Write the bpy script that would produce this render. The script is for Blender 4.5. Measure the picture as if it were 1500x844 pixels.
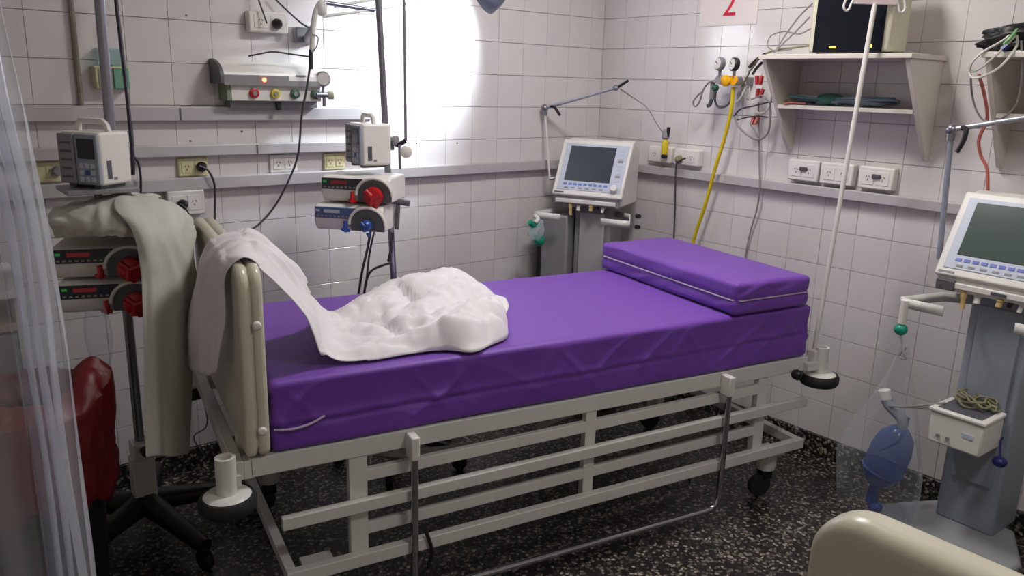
import bpy, bmesh, math, random
from mathutils import Vector, Matrix, noise

for o in list(bpy.data.objects):
    bpy.data.objects.remove(o)
scene = bpy.context.scene
COL = scene.collection
R_ = math.radians
random.seed(7)

# ------------------------------------------------------------------ camera
cam_data = bpy.data.cameras.new('camera')
cam = bpy.data.objects.new('camera', cam_data)
COL.objects.link(cam)
cam_data.sensor_width = 36.0
cam_data.lens = 1170.04 * 36.0 / 1500.0
cam_data.clip_start = 0.02
YAW, PITCH, ROLL = R_(39.4143), R_(-14.2730), R_(1.5960)
fwd = Vector((math.sin(YAW) * math.cos(PITCH), math.cos(YAW) * math.cos(PITCH), math.sin(PITCH)))
rgt = Vector((math.cos(YAW), -math.sin(YAW), 0))
upv = rgt.cross(fwd)
rgt2 = rgt * math.cos(ROLL) + upv * math.sin(ROLL)
up2 = -rgt * math.sin(ROLL) + upv * math.cos(ROLL)
m3 = Matrix((rgt2, up2, -fwd)).transposed()
cam.matrix_world = Matrix.Translation((-3.1235, -3.1035, 1.5464)) @ m3.to_4x4()
scene.camera = cam

# ------------------------------------------------------------------ world and light
world = bpy.data.worlds.new('world')
scene.world = world
world.use_nodes = True
world.node_tree.nodes['Background'].inputs[0].default_value = (0.75, 0.80, 0.9, 1)
world.node_tree.nodes['Background'].inputs[1].default_value = 0.06
scene.view_settings.view_transform = 'Standard'
scene.view_settings.look = 'None'
scene.view_settings.gamma = 1.0
scene.view_settings.exposure = 0.52
scene.view_settings.use_curve_mapping = False

CEIL = 2.75
LIGHTS = [(-1.10, -1.34, 17.5), (-1.60, -3.10, 10.0)]  # second entry is an unseen light added to fill the room
for i, (x, y, e) in enumerate(LIGHTS):
    ld = bpy.data.lights.new('ceiling_panel_light', 'AREA')
    ld.shape = 'RECTANGLE'
    ld.size, ld.size_y = 0.56, 0.26
    ld.energy = e
    ld.color = (1.0, 0.975, 0.945)
    lo = bpy.data.objects.new('ceiling_panel_light', ld)
    lo.location = (x, y, CEIL - 0.085)
    COL.objects.link(lo)
LAMP_POS = Vector((-0.999, -0.300, 1.917))
LAMP_AIM = Vector((-1.14, 0.0, 1.76))
ld = bpy.data.lights.new('exam_lamp_light', 'SPOT')
ld.energy = 62.0
ld.color = (0.80, 0.91, 1.0)
ld.spot_size = R_(106)
ld.spot_blend = 0.7
ld.shadow_soft_size = 0.05
lo = bpy.data.objects.new('exam_lamp_light', ld)
lo.location = LAMP_POS
lo.rotation_euler = (LAMP_AIM - LAMP_POS).to_track_quat('-Z', 'Y').to_euler()
COL.objects.link(lo)

# ------------------------------------------------------------------ materials
def srgb(r, g, b):
    def f(c):
        c /= 255.0
        return c / 12.92 if c <= 0.04045 else ((c + 0.055) / 1.055) ** 2.4
    return (f(r), f(g), f(b), 1)

MATS = {}
def mat(name, col, rough=0.5, metal=0.0, bump=0.0, bscale=60.0, var=0.0, vscale=4.0, spec=0.5, emit=None, estr=0.0, trans=0.0, alpha=1.0, objvar=0.0, sheen=0.0):
    if name in MATS:
        return MATS[name]
    m = bpy.data.materials.new(name)
    m.use_nodes = True
    nt = m.node_tree
    b = nt.nodes['Principled BSDF']
    b.inputs['Base Color'].default_value = col
    b.inputs['Roughness'].default_value = rough
    b.inputs['Metallic'].default_value = metal
    b.inputs['Specular IOR Level'].default_value = spec
    b.inputs['Transmission Weight'].default_value = trans
    b.inputs['Alpha'].default_value = alpha
    if sheen:
        b.inputs['Sheen Weight'].default_value = sheen
    if emit:
        b.inputs['Emission Color'].default_value = emit
        b.inputs['Emission Strength'].default_value = estr
    tc = nt.nodes.new('ShaderNodeTexCoord')
    if var > 0 or objvar > 0:
        n = nt.nodes.new('ShaderNodeTexNoise')
        n.inputs['Scale'].default_value = vscale
        n.inputs['Detail'].default_value = 5
        nt.links.new(tc.outputs['Object'], n.inputs['Vector'])
        hsv = nt.nodes.new('ShaderNodeHueSaturation')
        hsv.inputs['Color'].default_value = col
        mr = nt.nodes.new('ShaderNodeMapRange')
        mr.inputs['From Min'].default_value = 0.25
        mr.inputs['From Max'].default_value = 0.75
        mr.inputs['To Min'].default_value = 1 - var
        mr.inputs['To Max'].default_value = 1 + var
        nt.links.new(n.outputs['Fac'], mr.inputs['Value'])
        if objvar > 0:
            oi = nt.nodes.new('ShaderNodeObjectInfo')
            mr2 = nt.nodes.new('ShaderNodeMapRange')
            mr2.inputs['To Min'].default_value = 1 - objvar
            mr2.inputs['To Max'].default_value = 1 + objvar
            nt.links.new(oi.outputs['Random'], mr2.inputs['Value'])
            mu = nt.nodes.new('ShaderNodeMath')
            mu.operation = 'MULTIPLY'
            nt.links.new(mr.outputs[0], mu.inputs[0])
            nt.links.new(mr2.outputs[0], mu.inputs[1])
            nt.links.new(mu.outputs[0], hsv.inputs['Value'])
        else:
            nt.links.new(mr.outputs[0], hsv.inputs['Value'])
        nt.links.new(hsv.outputs[0], b.inputs['Base Color'])
    if bump > 0:
        n2 = nt.nodes.new('ShaderNodeTexNoise')
        n2.inputs['Scale'].default_value = bscale
        n2.inputs['Detail'].default_value = 4
        nt.links.new(tc.outputs['Object'], n2.inputs['Vector'])
        bp = nt.nodes.new('ShaderNodeBump')
        bp.inputs['Strength'].default_value = bump
        bp.inputs['Distance'].default_value = 0.004
        nt.links.new(n2.outputs['Fac'], bp.inputs['Height'])
        nt.links.new(bp.outputs[0], b.inputs['Normal'])
    MATS[name] = m
    return m

TILE = mat('glazed_tile', srgb(214, 208, 208), rough=0.12, var=0.02, vscale=9, objvar=0.025, bump=0.05, bscale=14)
GROUT = mat('grout', srgb(190, 183, 181), rough=0.9, var=0.12, vscale=12)
PAINT = mat('wall_paint', srgb(205, 200, 192), rough=0.7, var=0.03)
TRUNK = mat('trunking_plastic', srgb(184, 179, 181), rough=0.4, var=0.03, vscale=6)
WHITE = mat('white_plastic', srgb(222, 218, 214), rough=0.35, var=0.02)
CREAM = mat('cream_plastic', srgb(202, 198, 178), rough=0.3, var=0.03, vscale=5)
CREAM2 = mat('cream_edge', srgb(226, 212, 172), rough=0.28, var=0.03, vscale=5)
YELLOWED = mat('yellowed_plastic', srgb(204, 197, 156), rough=0.4, var=0.05, vscale=20)
FRAME = mat('painted_steel', srgb(214, 212, 208), rough=0.4, var=0.05, vscale=7)
CHROME = mat('chrome', srgb(190, 190, 195), rough=0.14, metal=1.0)
STEEL = mat('brushed_steel', srgb(150, 150, 160), rough=0.32, metal=0.85)
BLACK = mat('black_plastic', srgb(24, 24, 27), rough=0.45)
RUBBER = mat('rubber', srgb(30, 30, 32), rough=0.75)
DKGREY = mat('dark_grey_plastic', srgb(84, 84, 90), rough=0.45)
GREY = mat('grey_plastic', srgb(134, 132, 136), rough=0.45)
BLUEGREY = mat('blue_grey_panel', srgb(142, 148, 160), rough=0.4, var=0.03)
LTBLUE = mat('pale_blue_panel', srgb(186, 192, 208), rough=0.4)
PURPLE = mat('purple_fabric', srgb(111, 58, 167), rough=0.55, bump=0.25, bscale=9, var=0.04, vscale=5, sheen=0.15)
PIPING = mat('grey_piping', srgb(168, 150, 176), rough=0.5)
LINEN = mat('white_linen', srgb(226, 220, 224), rough=0.85, bump=0.12, bscale=40, sheen=0.2)
LINEN2 = mat('offwhite_linen', srgb(184, 182, 173), rough=0.85, bump=0.15, bscale=30, sheen=0.2)
RED = mat('red_plastic', srgb(176, 22, 30), rough=0.35)
REDBAG = mat('red_bag_film', srgb(112, 16, 24), rough=0.45, bump=0.9, bscale=22, trans=0.25)
YELLOW = mat('yellow_rubber', srgb(214, 186, 30), rough=0.4)
YELLOW2 = mat('yellow_valve', srgb(240, 176, 10), rough=0.35)
GREEN = mat('green_plastic', srgb(12, 140, 112), rough=0.35)
DKGREEN = mat('dark_green_plastic', srgb(36, 84, 62), rough=0.4)
BLUE = mat('blue_plastic', srgb(46, 72, 146), rough=0.35)
NAVY = mat('navy_plastic', srgb(24, 34, 104), rough=0.35)
SCREEN = mat('screen_glass', srgb(62, 66, 76), rough=0.2)
SCREEN2 = mat('monitor_glass', srgb(20, 24, 32), rough=0.08)
LCD = mat('lcd_dark', srgb(30, 32, 48), rough=0.15)
CABLE = mat('grey_cable', srgb(140, 136, 134), rough=0.5)
CABLE_L = mat('pale_cable', srgb(196, 192, 186), rough=0.5)
CABLE_D = mat('dark_cable', srgb(66, 62, 68), rough=0.5)
CABLE_O = mat('olive_cable', srgb(128, 122, 92), rough=0.5)
CABLE_R = mat('salmon_tube', srgb(186, 104, 94), rough=0.5)
PAPER = mat('paper', srgb(226, 216, 214), rough=0.7)
REDINK = mat('red_ink', srgb(206, 40, 62), rough=0.7)
TEAL = mat('teal_cloth', srgb(70, 118, 122), rough=0.8)
LED_R = mat('led_red', srgb(255, 60, 40), emit=(1, 0.12, 0.06, 1), estr=6)
LED_O = mat('led_orange', srgb(255, 150, 40), emit=(1, 0.42, 0.06, 1), estr=3)
LED_RD = mat('led_red_dim', srgb(92, 26, 36), emit=(1, 0.05, 0.08, 1), estr=0.04)
LED_G = mat('led_green', srgb(40, 130, 60), emit=(0.1, 1, 0.2, 1), estr=0.06)
BLUEBTN = mat('blue_buttons', srgb(104, 116, 196), rough=0.4)
DIFFUSER = mat('lamp_diffuser', srgb(255, 250, 240), emit=(1, 0.95, 0.88, 1), estr=4.0)
BULB = mat('lamp_bulb', srgb(255, 255, 255), emit=(0.9, 0.95, 1, 1), estr=25)
LAMPGREY = mat('lamp_shade_grey', srgb(128, 138, 158), rough=0.35)
WOODY = mat('shelf_laminate', srgb(214, 206, 196), rough=0.45, var=0.03)

def clear_mat(name, tint, mixfac, rough=0.08):
    m = bpy.data.materials.new(name)
    m.use_nodes = True
    nt = m.node_tree
    nt.nodes.clear()
    out = nt.nodes.new('ShaderNodeOutputMaterial')
    tr = nt.nodes.new('ShaderNodeBsdfTransparent')
    tr.inputs[0].default_value = (*tint, 1)
    pr = nt.nodes.new('ShaderNodeBsdfPrincipled')
    pr.inputs['Base Color'].default_value = (0.80, 0.82, 0.90, 1)
    pr.inputs['Roughness'].default_value = rough
    lw = nt.nodes.new('ShaderNodeLayerWeight')
    lw.inputs['Blend'].default_value = 0.35
    mr = nt.nodes.new('ShaderNodeMapRange')
    mr.inputs['To Min'].default_value = mixfac
    mr.inputs['To Max'].default_value = min(1.0, mixfac + 0.55)
    nt.links.new(lw.outputs['Facing'], mr.inputs['Value'])
    mx = nt.nodes.new('ShaderNodeMixShader')
    nt.links.new(mr.outputs[0], mx.inputs[0])
    nt.links.new(tr.outputs[0], mx.inputs[1])
    nt.links.new(pr.outputs[0], mx.inputs[2])
    nt.links.new(mx.outputs[0], out.inputs[0])
    return m
CLEAR = clear_mat('clear_plastic_film', (0.90, 0.91, 0.94), 0.10)
BAGFILM = clear_mat('clear_bag_film', (0.95, 0.96, 0.98), 0.05, 0.2)
for n_ in BAGFILM.node_tree.nodes:
    if n_.type == 'MAP_RANGE': n_.inputs['To Max'].default_value = 0.38
AMBU = clear_mat('blue_tinted_silicone', (0.50, 0.58, 0.80), 0.30, 0.2)
AMBU.node_tree.nodes['Principled BSDF'].inputs['Base Color'].default_value = srgb(96, 116, 170)
MASKCLEAR = clear_mat('clear_mask_film', (0.75, 0.92, 0.90), 0.25, 0.1)

# terrazzo
TERRAZZO = bpy.data.materials.new('terrazzo')
TERRAZZO.use_nodes = True
nt = TERRAZZO.node_tree
b = nt.nodes['Principled BSDF']
tc = nt.nodes.new('ShaderNodeTexCoord')
nz = nt.nodes.new('ShaderNodeTexNoise'); nz.inputs['Scale'].default_value = 40
mxv = nt.nodes.new('ShaderNodeMix'); mxv.data_type = 'VECTOR'; mxv.inputs['Factor'].default_value = 0.02
vo = nt.nodes.new('ShaderNodeTexVoronoi'); vo.inputs['Scale'].default_value = 85
nt.links.new(tc.outputs['Object'], nz.inputs['Vector'])
nt.links.new(tc.outputs['Object'], mxv.inputs[4])
nt.links.new(nz.outputs['Color'], mxv.inputs[5])
nt.links.new(mxv.outputs[1], vo.inputs['Vector'])
sp = nt.nodes.new('ShaderNodeSeparateColor')
nt.links.new(vo.outputs['Color'], sp.inputs[0])
cr = nt.nodes.new('ShaderNodeValToRGB')
cr.color_ramp.interpolation = 'CONSTANT'
els = cr.color_ramp.elements
els[0].position = 0.0; els[0].color = srgb(22, 20, 20)
els[1].position = 0.34; els[1].color = srgb(60, 55, 50)
for p_, c_ in ((0.50, srgb(92, 85, 77)), (0.68, srgb(126, 118, 107)), (0.88, srgb(164, 156, 144))):
    e_ = els.new(p_); e_.color = c_
nt.links.new(sp.outputs[0], cr.inputs[0])
cr2 = nt.nodes.new('ShaderNodeValToRGB')
cr2.color_ramp.elements[0].position = 0.40; cr2.color_ramp.elements[0].color = (1, 1, 1, 1)
cr2.color_ramp.elements[1].position = 0.66; cr2.color_ramp.elements[1].color = (0, 0, 0, 1)
nt.links.new(vo.outputs['Distance'], cr2.inputs[0])
mxc = nt.nodes.new('ShaderNodeMix'); mxc.data_type = 'RGBA'
mxc.inputs[6].default_value = srgb(30, 27, 26)
nt.links.new(cr2.outputs[0], mxc.inputs[0])
nt.links.new(cr.outputs[0], mxc.inputs[7])
nt.links.new(mxc.outputs[2], b.inputs['Base Color'])
b.inputs['Roughness'].default_value = 0.38
TERR_SK = TERRAZZO.copy(); TERR_SK.name = 'terrazzo_skirting'

# ------------------------------------------------------------------ mesh helpers
class MB:
    def __init__(self):
        self.v, self.f = [], []
    def add(self, vs, fs):
        o = len(self.v)
        self.v += [tuple(v) for v in vs]
        self.f += [tuple(i + o for i in f) for f in fs]
        return self
    def box(self, x0, x1, y0, y1, z0, z1, M=None):
        vs = [Vector((x, y, z)) for x in (x0, x1) for y in (y0, y1) for z in (z0, z1)]
        if M: vs = [M @ v for v in vs]
        return self.add(vs, [(0, 1, 3, 2), (4, 6, 7, 5), (0, 4, 5, 1), (2, 3, 7, 6), (0, 2, 6, 4), (1, 5, 7, 3)])
    def tube(self, pts, r, n=8, cap=True, smooth=0):
        pts = [Vector(p) for p in pts]
        if smooth: pts = catmull(pts, smooth)
        rs = r if isinstance(r, (list, tuple)) else [r] * len(pts)
        if len(rs) != len(pts):
            rs = [rs[0] + (rs[-1] - rs[0]) * i / (len(pts) - 1) for i in range(len(pts))]
        up = None
        rings = []
        for i, p in enumerate(pts):
            t = (pts[min(i + 1, len(pts) - 1)] - pts[max(i - 1, 0)])
            if t.length < 1e-9: t = Vector((0, 0, 1))
            t.normalize()
            if up is None:
                up = Vector((0, 0, 1)) if abs(t.z) < 0.9 else Vector((1, 0, 0))
            a = t.cross(up)
            if a.length < 1e-6: a = t.cross(Vector((0.3, 1, 0.2)))
            a.normalize()
            bb = t.cross(a).normalized()
            up = -bb
            rings.append([p + (a * math.cos(k * 2 * math.pi / n) + bb * math.sin(k * 2 * math.pi / n)) * rs[i] for k in range(n)])
        vs = [v for rg in rings for v in rg]
        fs = []
        for i in range(len(rings) - 1):
            for k in range(n):
                k2 = (k + 1) % n
                fs.append((i * n + k, i * n + k2, (i + 1) * n + k2, (i + 1) * n + k))
        if cap:
            fs.append(tuple(range(n - 1, -1, -1)))
            fs.append(tuple((len(rings) - 1) * n + k for k in range(n)))
        return self.add(vs, fs)
    def lathe(self, prof, n=20, M=None):
        vs, fs = [], []
        for (rr, z) in prof:
            for k in range(n):
                a = k * 2 * math.pi / n
                v = Vector((rr * math.cos(a), rr * math.sin(a), z))
                vs.append(M @ v if M else v)
        for i in range(len(prof) - 1):
            for k in range(n):
                k2 = (k + 1) % n
                fs.append((i * n + k, i * n + k2, (i + 1) * n + k2, (i + 1) * n + k))
        fs.append(tuple(range(n - 1, -1, -1)))
        fs.append(tuple((len(prof) - 1) * n + k for k in range(n)))
        return self.add(vs, fs)
    def prism(self, outline, d0, d1, M):
        """outline: 2d points (x, z) in local, extruded along local y from d0 to d1"""
        n = len(outline)
        vs = [M @ Vector((x, d0, z)) for x, z in outline] + [M @ Vector((x, d1, z)) for x, z in outline]
        fs = [tuple(range(n)), tuple(range(2 * n - 1, n - 1, -1))]
        for i in range(n):
            j = (i + 1) % n
            fs.append((i, i + n, j + n, j))
        return self.add(vs, fs)
    def grid(self, P):
        """P: rows of points"""
        h, w = len(P), len(P[0])
        vs = [p for row in P for p in row]
        fs = [(i * w + j, i * w + j + 1, (i + 1) * w + j + 1, (i + 1) * w + j) for i in range(h - 1) for j in range(w - 1)]
        return self.add(vs, fs)
    def blob(self, c, rx, ry, rz, nu=14, nv=9, M=None):
        vs, fs = [], []
        for i in range(nv + 1):
            th = math.pi * i / nv
            for k in range(nu):
                a = 2 * math.pi * k / nu
                v = Vector((c[0] + rx * math.sin(th) * math.cos(a), c[1] + ry * math.sin(th) * math.sin(a), c[2] + rz * math.cos(th)))
                vs.append(M @ v if M else v)
        for i in range(nv):
            for k in range(nu):
                k2 = (k + 1) % nu
                fs.append((i * nu + k, i * nu + k2, (i + 1) * nu + k2, (i + 1) * nu + k))
        return self.add(vs, fs)
    def obj(self, name, m, parent=None, bevel=0.0, seg=2, smooth=True, ang=40, solid=0.0, sub=0, org=None):
        if org is not None:
            self.v = [tuple(Vector(v) - Vector(org)) for v in self.v]
        me = bpy.data.meshes.new(name)
        me.from_pydata(self.v, [], self.f)
        bm = bmesh.new(); bm.from_mesh(me)
        bmesh.ops.remove_doubles(bm, verts=bm.verts, dist=1e-6)
        bmesh.ops.recalc_face_normals(bm, faces=bm.faces)
        bm.to_mesh(me); bm.free()
        me.materials.append(m)
        if smooth:
            for p in me.polygons: p.use_smooth = True
            me.set_sharp_from_angle(angle=R_(ang))
        o = bpy.data.objects.new(name, me)
        COL.objects.link(o)
        if parent is not None: o.parent = parent
        if solid:
            md = o.modifiers.new('solidify', 'SOLIDIFY'); md.thickness = solid; md.offset = 0
        if sub:
            md = o.modifiers.new('subdivision', 'SUBSURF'); md.levels = sub; md.render_levels = sub
        if bevel:
            md = o.modifiers.new('bevel', 'BEVEL'); md.width = bevel; md.segments = seg
            md.limit_method = 'ANGLE'; md.angle_limit = R_(38)
            md.harden_normals = False
        return o

def catmull(pts, n):
    if len(pts) < 3: return pts
    P = [pts[0] * 2 - pts[1]] + pts + [pts[-1] * 2 - pts[-2]]
    out = []
    for i in range(1, len(P) - 2):
        p0, p1, p2, p3 = P[i - 1:i + 3]
        for k in range(n):
            t = k / n
            out.append(0.5 * ((2 * p1) + (p2 - p0) * t + (2 * p0 - 5 * p1 + 4 * p2 - p3) * t * t + (3 * p1 - p0 - 3 * p2 + p3) * t ** 3))
    out.append(P[-2])
    return out

def tag(o, label=None, cat=None, group=None, kind=None):
    if label: o['label'] = label
    if cat: o['category'] = cat
    if group: o['group'] = group
    if kind: o['kind'] = kind
    return o

def thing(name, label, cat, loc=(0, 0, 0), rz=0.0, group=None):
    o = bpy.data.objects.new(name, None)
    o.empty_display_size = 0.1
    o.location = loc
    o.rotation_euler = (0, 0, rz)
    COL.objects.link(o)
    return tag(o, label, cat, group)

def copy_tree(o, parent=None):
    c = o.copy(); COL.objects.link(c)
    if parent is not None: c.parent = parent
    for ch in list(o.children): copy_tree(ch, c)
    return c

def box(x0, x1, y0, y1, z0, z1, M=None): return MB().box(x0, x1, y0, y1, z0, z1, M)
def tube(pts, r, n=8, smooth=0): return MB().tube(pts, r, n, True, smooth)
def axisM(p, d):
    """matrix whose local z runs along d, at p"""
    return Matrix.Translation(p) @ Vector(d).to_track_quat('Z', 'Y').to_matrix().to_4x4()
def cable(name, pts, r, m, label, cat='cable', group=None, n=6, smooth=5):
    return tag(tube(pts, r, n, smooth).obj(name, m), label, cat, group)

# ------------------------------------------------------------------ the room
XL, YF = -3.62, -4.3
tag(box(XL - 0.1, 0.1, YF - 0.1, 0.1, -0.1, 0).obj('floor', TERRAZZO), kind='structure')
tag(box(XL - 0.1, 0.1, YF - 0.1, 0.1, CEIL, CEIL + 0.1).obj('ceiling', PAINT), kind='structure')
tag(box(XL - 0.1, XL, YF, 0.0, 0, CEIL).obj('wall_left', PAINT), kind='structure')
tag(box(XL - 0.1, 0.1, YF - 0.1, YF, 0, CEIL).obj('wall_front', PAINT), kind='structure')
wall_b = tag(box(XL - 0.1, 0.1, 0.006, 0.1, 0, CEIL).obj('wall_back', GROUT), kind='structure')
wall_r = tag(box(0.006, 0.1, YF, 0.006, 0, CEIL).obj('wall_right', GROUT), kind='structure')

TS = 0.15
G = 0.0010
def tile_mesh(w, h):
    me = bpy.data.meshes.new('tile')
    bv, d = 0.0009, 0.008
    x0, x1, z0, z1 = G * 0.55, w - G * 0.55, G, h - G
    v = [(x0, d, z0), (x1, d, z0), (x1, d, z1), (x0, d, z1),
         (x0, bv, z0), (x1, bv, z0), (x1, bv, z1), (x0, bv, z1),
         (x0 + bv, 0, z0 + bv), (x1 - bv, 0, z0 + bv), (x1 - bv, 0, z1 - bv), (x0 + bv, 0, z1 - bv)]
    f = []
    for a in (0, 4):
        for i in range(4):
            j = (i + 1) % 4
            f.append((a + i, a + j, a + 4 + j, a + 4 + i))
    f.append((8, 9, 10, 11))
    me.from_pydata(v, [], f)
    me.materials.append(TILE)
    return me
TM = {}
def add_tile(parent, loc, rz, w, h):
    k = (round(w, 4), round(h, 4))
    if k not in TM: TM[k] = tile_mesh(*k)
    o = bpy.data.objects.new('tile', TM[k])
    o.parent = parent
    o.location = loc
    # tiles are hand-set: a hair out of plane
    o.rotation_euler = (random.uniform(-0.004, 0.004), 0, rz + random.uniform(-0.004, 0.004))
    COL.objects.link(o)
def far_tiles(name, parent, cells, rz):
    mb = MB()
    for (loc, w, h) in cells:
        me = tile_mesh(w, h)
        M = Matrix.Translation(loc) @ Matrix.Rotation(rz, 4, 'Z')
        mb.add([M @ v.co for v in me.vertices], [tuple(p.vertices) for p in me.polygons])
        bpy.data.meshes.remove(me)
    tag(mb.obj(name, TILE, parent, smooth=False), kind='stuff')
NROW = 13
# back wall: first cut column at the corner is 0.63 of a tile
xs = [0.0] + [-TS * (n + 0.63) for n in range(0, 24)]
far = []
for n in range(len(xs) - 1):
    x1, x0 = xs[n], xs[n + 1]
    for m in range(18):
        z0 = 0.09 + m * TS
        h = min(TS, CEIL - z0)
        if h < 0.02: continue
        if m < NROW and n < 20 : add_tile(wall_b, (x0, -0.0, z0), 0, x1 - x0, h)
        else: far.append(((x0, 0.0, z0), x1 - x0, h))
far_tiles('far_tile_field', wall_b, far, 0)
far = []
for n in range(29):
    y1 = -n * TS; y0 = y1 - TS
    if y0 < YF: break
    for m in range(18):
        z0 = 0.09 + m * TS
        h = min(TS, CEIL - z0)
        if h < 0.02: continue
        if m < NROW and n < 17: add_tile(wall_r, (0.0, y1, z0), -math.pi / 2, TS, h)
        else: far.append(((0.0, y1, z0), TS, h))
far_tiles('far_tile_field', wall_r, far, -math.pi / 2)
tag(box(XL, -0.012, -0.012, 0.006, 0, 0.09).obj('baseboard_back', TERR_SK, bevel=0.003), kind='structure')
tag(box(-0.012, 0.006, YF, 0.006, 0, 0.09).obj('baseboard_right', TERR_SK, bevel=0.003), kind='structure')

# cable trunking: lids with dark gaps at the joints
def trunk_b(n, x0, x1, z0, z1, joints=()):
    o = tag(box(x0, x1, -0.034, 0.0, z0, z1).obj('trim_%d' % n, TRUNK, bevel=0.004), kind='structure')
    for x in joints:
        box(x - 0.003, x + 0.003, -0.0355, -0.001, z0 + 0.003, z1 - 0.004).obj('joint_gap', DKGREY, o)
    return o
trunk_b(1, XL + 0.01, -1.385, 1.385, 1.437, (-2.186,))
trunk_b(2, XL + 0.01, -1.36, 1.256, 1.298, (-1.905,))
trunk_b(3, XL + 0.01, -0.036, 1.130, 1.178)
o = tag(box(-0.034, 0.0, -4.0, -0.001, 1.130, 1.172).obj('trim_4', TRUNK, bevel=0.004), kind='structure')

# screw plugs left in the tiles
for k, (x, z) in enumerate([(-2.13, 1.757), (-2.14, 1.868), (-1.95, 1.343), (-2.147, 1.311), (-1.155, 1.28), (-0.93, 1.275)]):
    MB().lathe([(0.004, 0), (0.004, 0.003)], 8, axisM((x, 0.001, z), (0, -1, 0))).obj('screw_plug', DKGREY, wall_b)

# ceiling light fittings above the frame; the second is added for fill
for i, (x, y, e) in enumerate(LIGHTS):
    t = thing('ceiling_light', 'white ceiling light fitting above the ' + ('head half of the purple bed' if i == 0 else 'place where the view is taken, added as unseen fill'), 'ceiling light', (x, y, CEIL), 0)
    box(-0.30, 0.30, -0.15, 0.15, -0.06, 0).obj('housing', WHITE, t, bevel=0.006)
    box(-0.28, 0.28, -0.13, 0.13, -0.072, -0.06).obj('diffuser', DIFFUSER, t)

# ------------------------------------------------------------------ the bed
BED_LOC, BED_RZ = (-2.371, -1.209, 0.0), R_(-11.163)
def rounded_board(s0, s1, t0, t1, z0, z1, rad, n=6):
    """outline in (t,z) with rounded corners at top and small at bottom, extruded along s"""
    out = []
    for (cx, cz, a0, rr) in ((t1, z1, 0, rad), (t0, z1, 90, rad), (t0, z0, 180, rad * 0.45), (t1, z0, 270, rad * 0.45)):
        ox = cx + (-rr if cx == t1 else rr)
        oz = cz + (-rr if cz == z1 else rr)
        for k in range(n + 1):
            a = R_(a0 + 90 * k / n)
            out.append((ox + rr * math.cos(a), oz + rr * math.sin(a)))
    M = Matrix(((0, 1, 0, 0), (1, 0, 0, 0), (0, 0, 1, 0), (0, 0, 0, 1)))
    return MB().prism(out, s0, s1, M)

bed = thing('hospital_bed', 'white steel hospital bed with cream foot panel under the purple mattress', 'bed', BED_LOC, BED_RZ)
W_ = 0.80
# upper (deck) frame
for (y0, y1) in ((0.0, 0.035), (W_ - 0.035, W_)):
    box(-0.06, 1.99, y0, y1, 0.522, 0.577).obj('deck_rail', FRAME, bed, bevel=0.003)
box(-0.105, -0.075, 0.0, W_, 0.520, 0.574).obj('deck_end_rail', FRAME, bed, bevel=0.003)
box(-0.075, -0.055, 0.0, 0.035, 0.522, 0.574).obj('rail_coupling', FRAME, bed)
box(-0.075, -0.055, W_ - 0.035, W_, 0.522, 0.574).obj('rail_coupling', FRAME, bed)
box(1.955, 1.988, 0.035, W_ - 0.035, 0.522, 0.575).obj('deck_end_rail', FRAME, bed, bevel=0.003)
box(-0.055, 1.955, 0.036, W_ - 0.036, 0.562, 0.574).obj('deck_shade_panel', GREY, bed)  # unseen panel added to keep the space under the mattress dark
# side frames: rungs and posts, both sides
def lerp(a, b, t): return a + (b - a) * t
def rung(s0, s1, za, zb, h, y0, y1, name):
    mb = MB()
    vs = []
    for (s, z) in ((s0, za), (s1, zb)):
        for y in (y0, y1):
            vs += [(s, y, z - h), (s, y, z)]
    mb.add(vs, [(0, 1, 3, 2), (4, 6, 7, 5), (0, 4, 5, 1), (2, 3, 7, 6), (0, 2, 6, 4), (1, 5, 7, 3)])
    return mb.obj(name, FRAME, bed, bevel=0.002)
for side in (0, 1):
    def yy(a, b):
        return (a, b) if side == 0 else (W_ - b, W_ - a)
    rung(0.245, 1.80, 0.477, 0.497, 0.036, *yy(0.004, 0.026), 'side_rung')
    rung(0.012, 1.992, 0.393, 0.418, 0.036, *yy(-0.022, 0.002), 'side_rung')
    rung(0.212, 1.775, 0.307, 0.331, 0.035, *yy(0.004, 0.026), 'side_rung')
    rung(0.018, 1.996, 0.226, 0.247, 0.038, *yy(-0.026, 0.002), 'base_rail')
    y0, y1 = yy(0.003, 0.030)
    for (s0, s1, zz) in ((0.205, 0.258, 0.19), (0.995, 1.035, 0.21), (1.752, 1.800, 0.21)):
        box(s0, s1, y0, y1, zz + 0.01, 0.522).obj('side_post', FRAME, bed, bevel=0.002)
box(0.018, 0.045, 0.002, W_ - 0.002, 0.19, 0.226).obj('base_end_rail', FRAME, bed, bevel=0.002)
box(1.966, 1.994, 0.002, W_ - 0.002, 0.209, 0.246).obj('base_end_rail', FRAME, bed, bevel=0.002)
# legs and casters
for (s, y) in ((0.12, 0.05), (0.12, W_ - 0.05), (1.885, 0.05), (1.885, W_ - 0.05)):
    lg = MB().lathe([(0.036, 0.115), (0.040, 0.135), (0.040, 0.178), (0.030, 0.188)], 20, Matrix.Translation((s, y, 0))).obj('leg', FRAME, bed)
    box(s - 0.045, s + 0.045, min(y - 0.04, 0.0) if y < 0.4 else y - 0.04, y + 0.04, 0.184, 0.196).obj('leg_plate', FRAME, lg)
    c = box(s - 0.022, s + 0.022, y - 0.022, y + 0.022, 0.07, 0.116).obj('caster', BLACK, bed, bevel=0.004)
    MB().lathe([(0.030, -0.014), (0.044, -0.012), (0.046, 0), (0.044, 0.012), (0.030, 0.014)], 20, axisM((s - 0.025, y, 0.047), (0.2, 1, 0))).obj('wheel', RUBBER, c)
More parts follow.
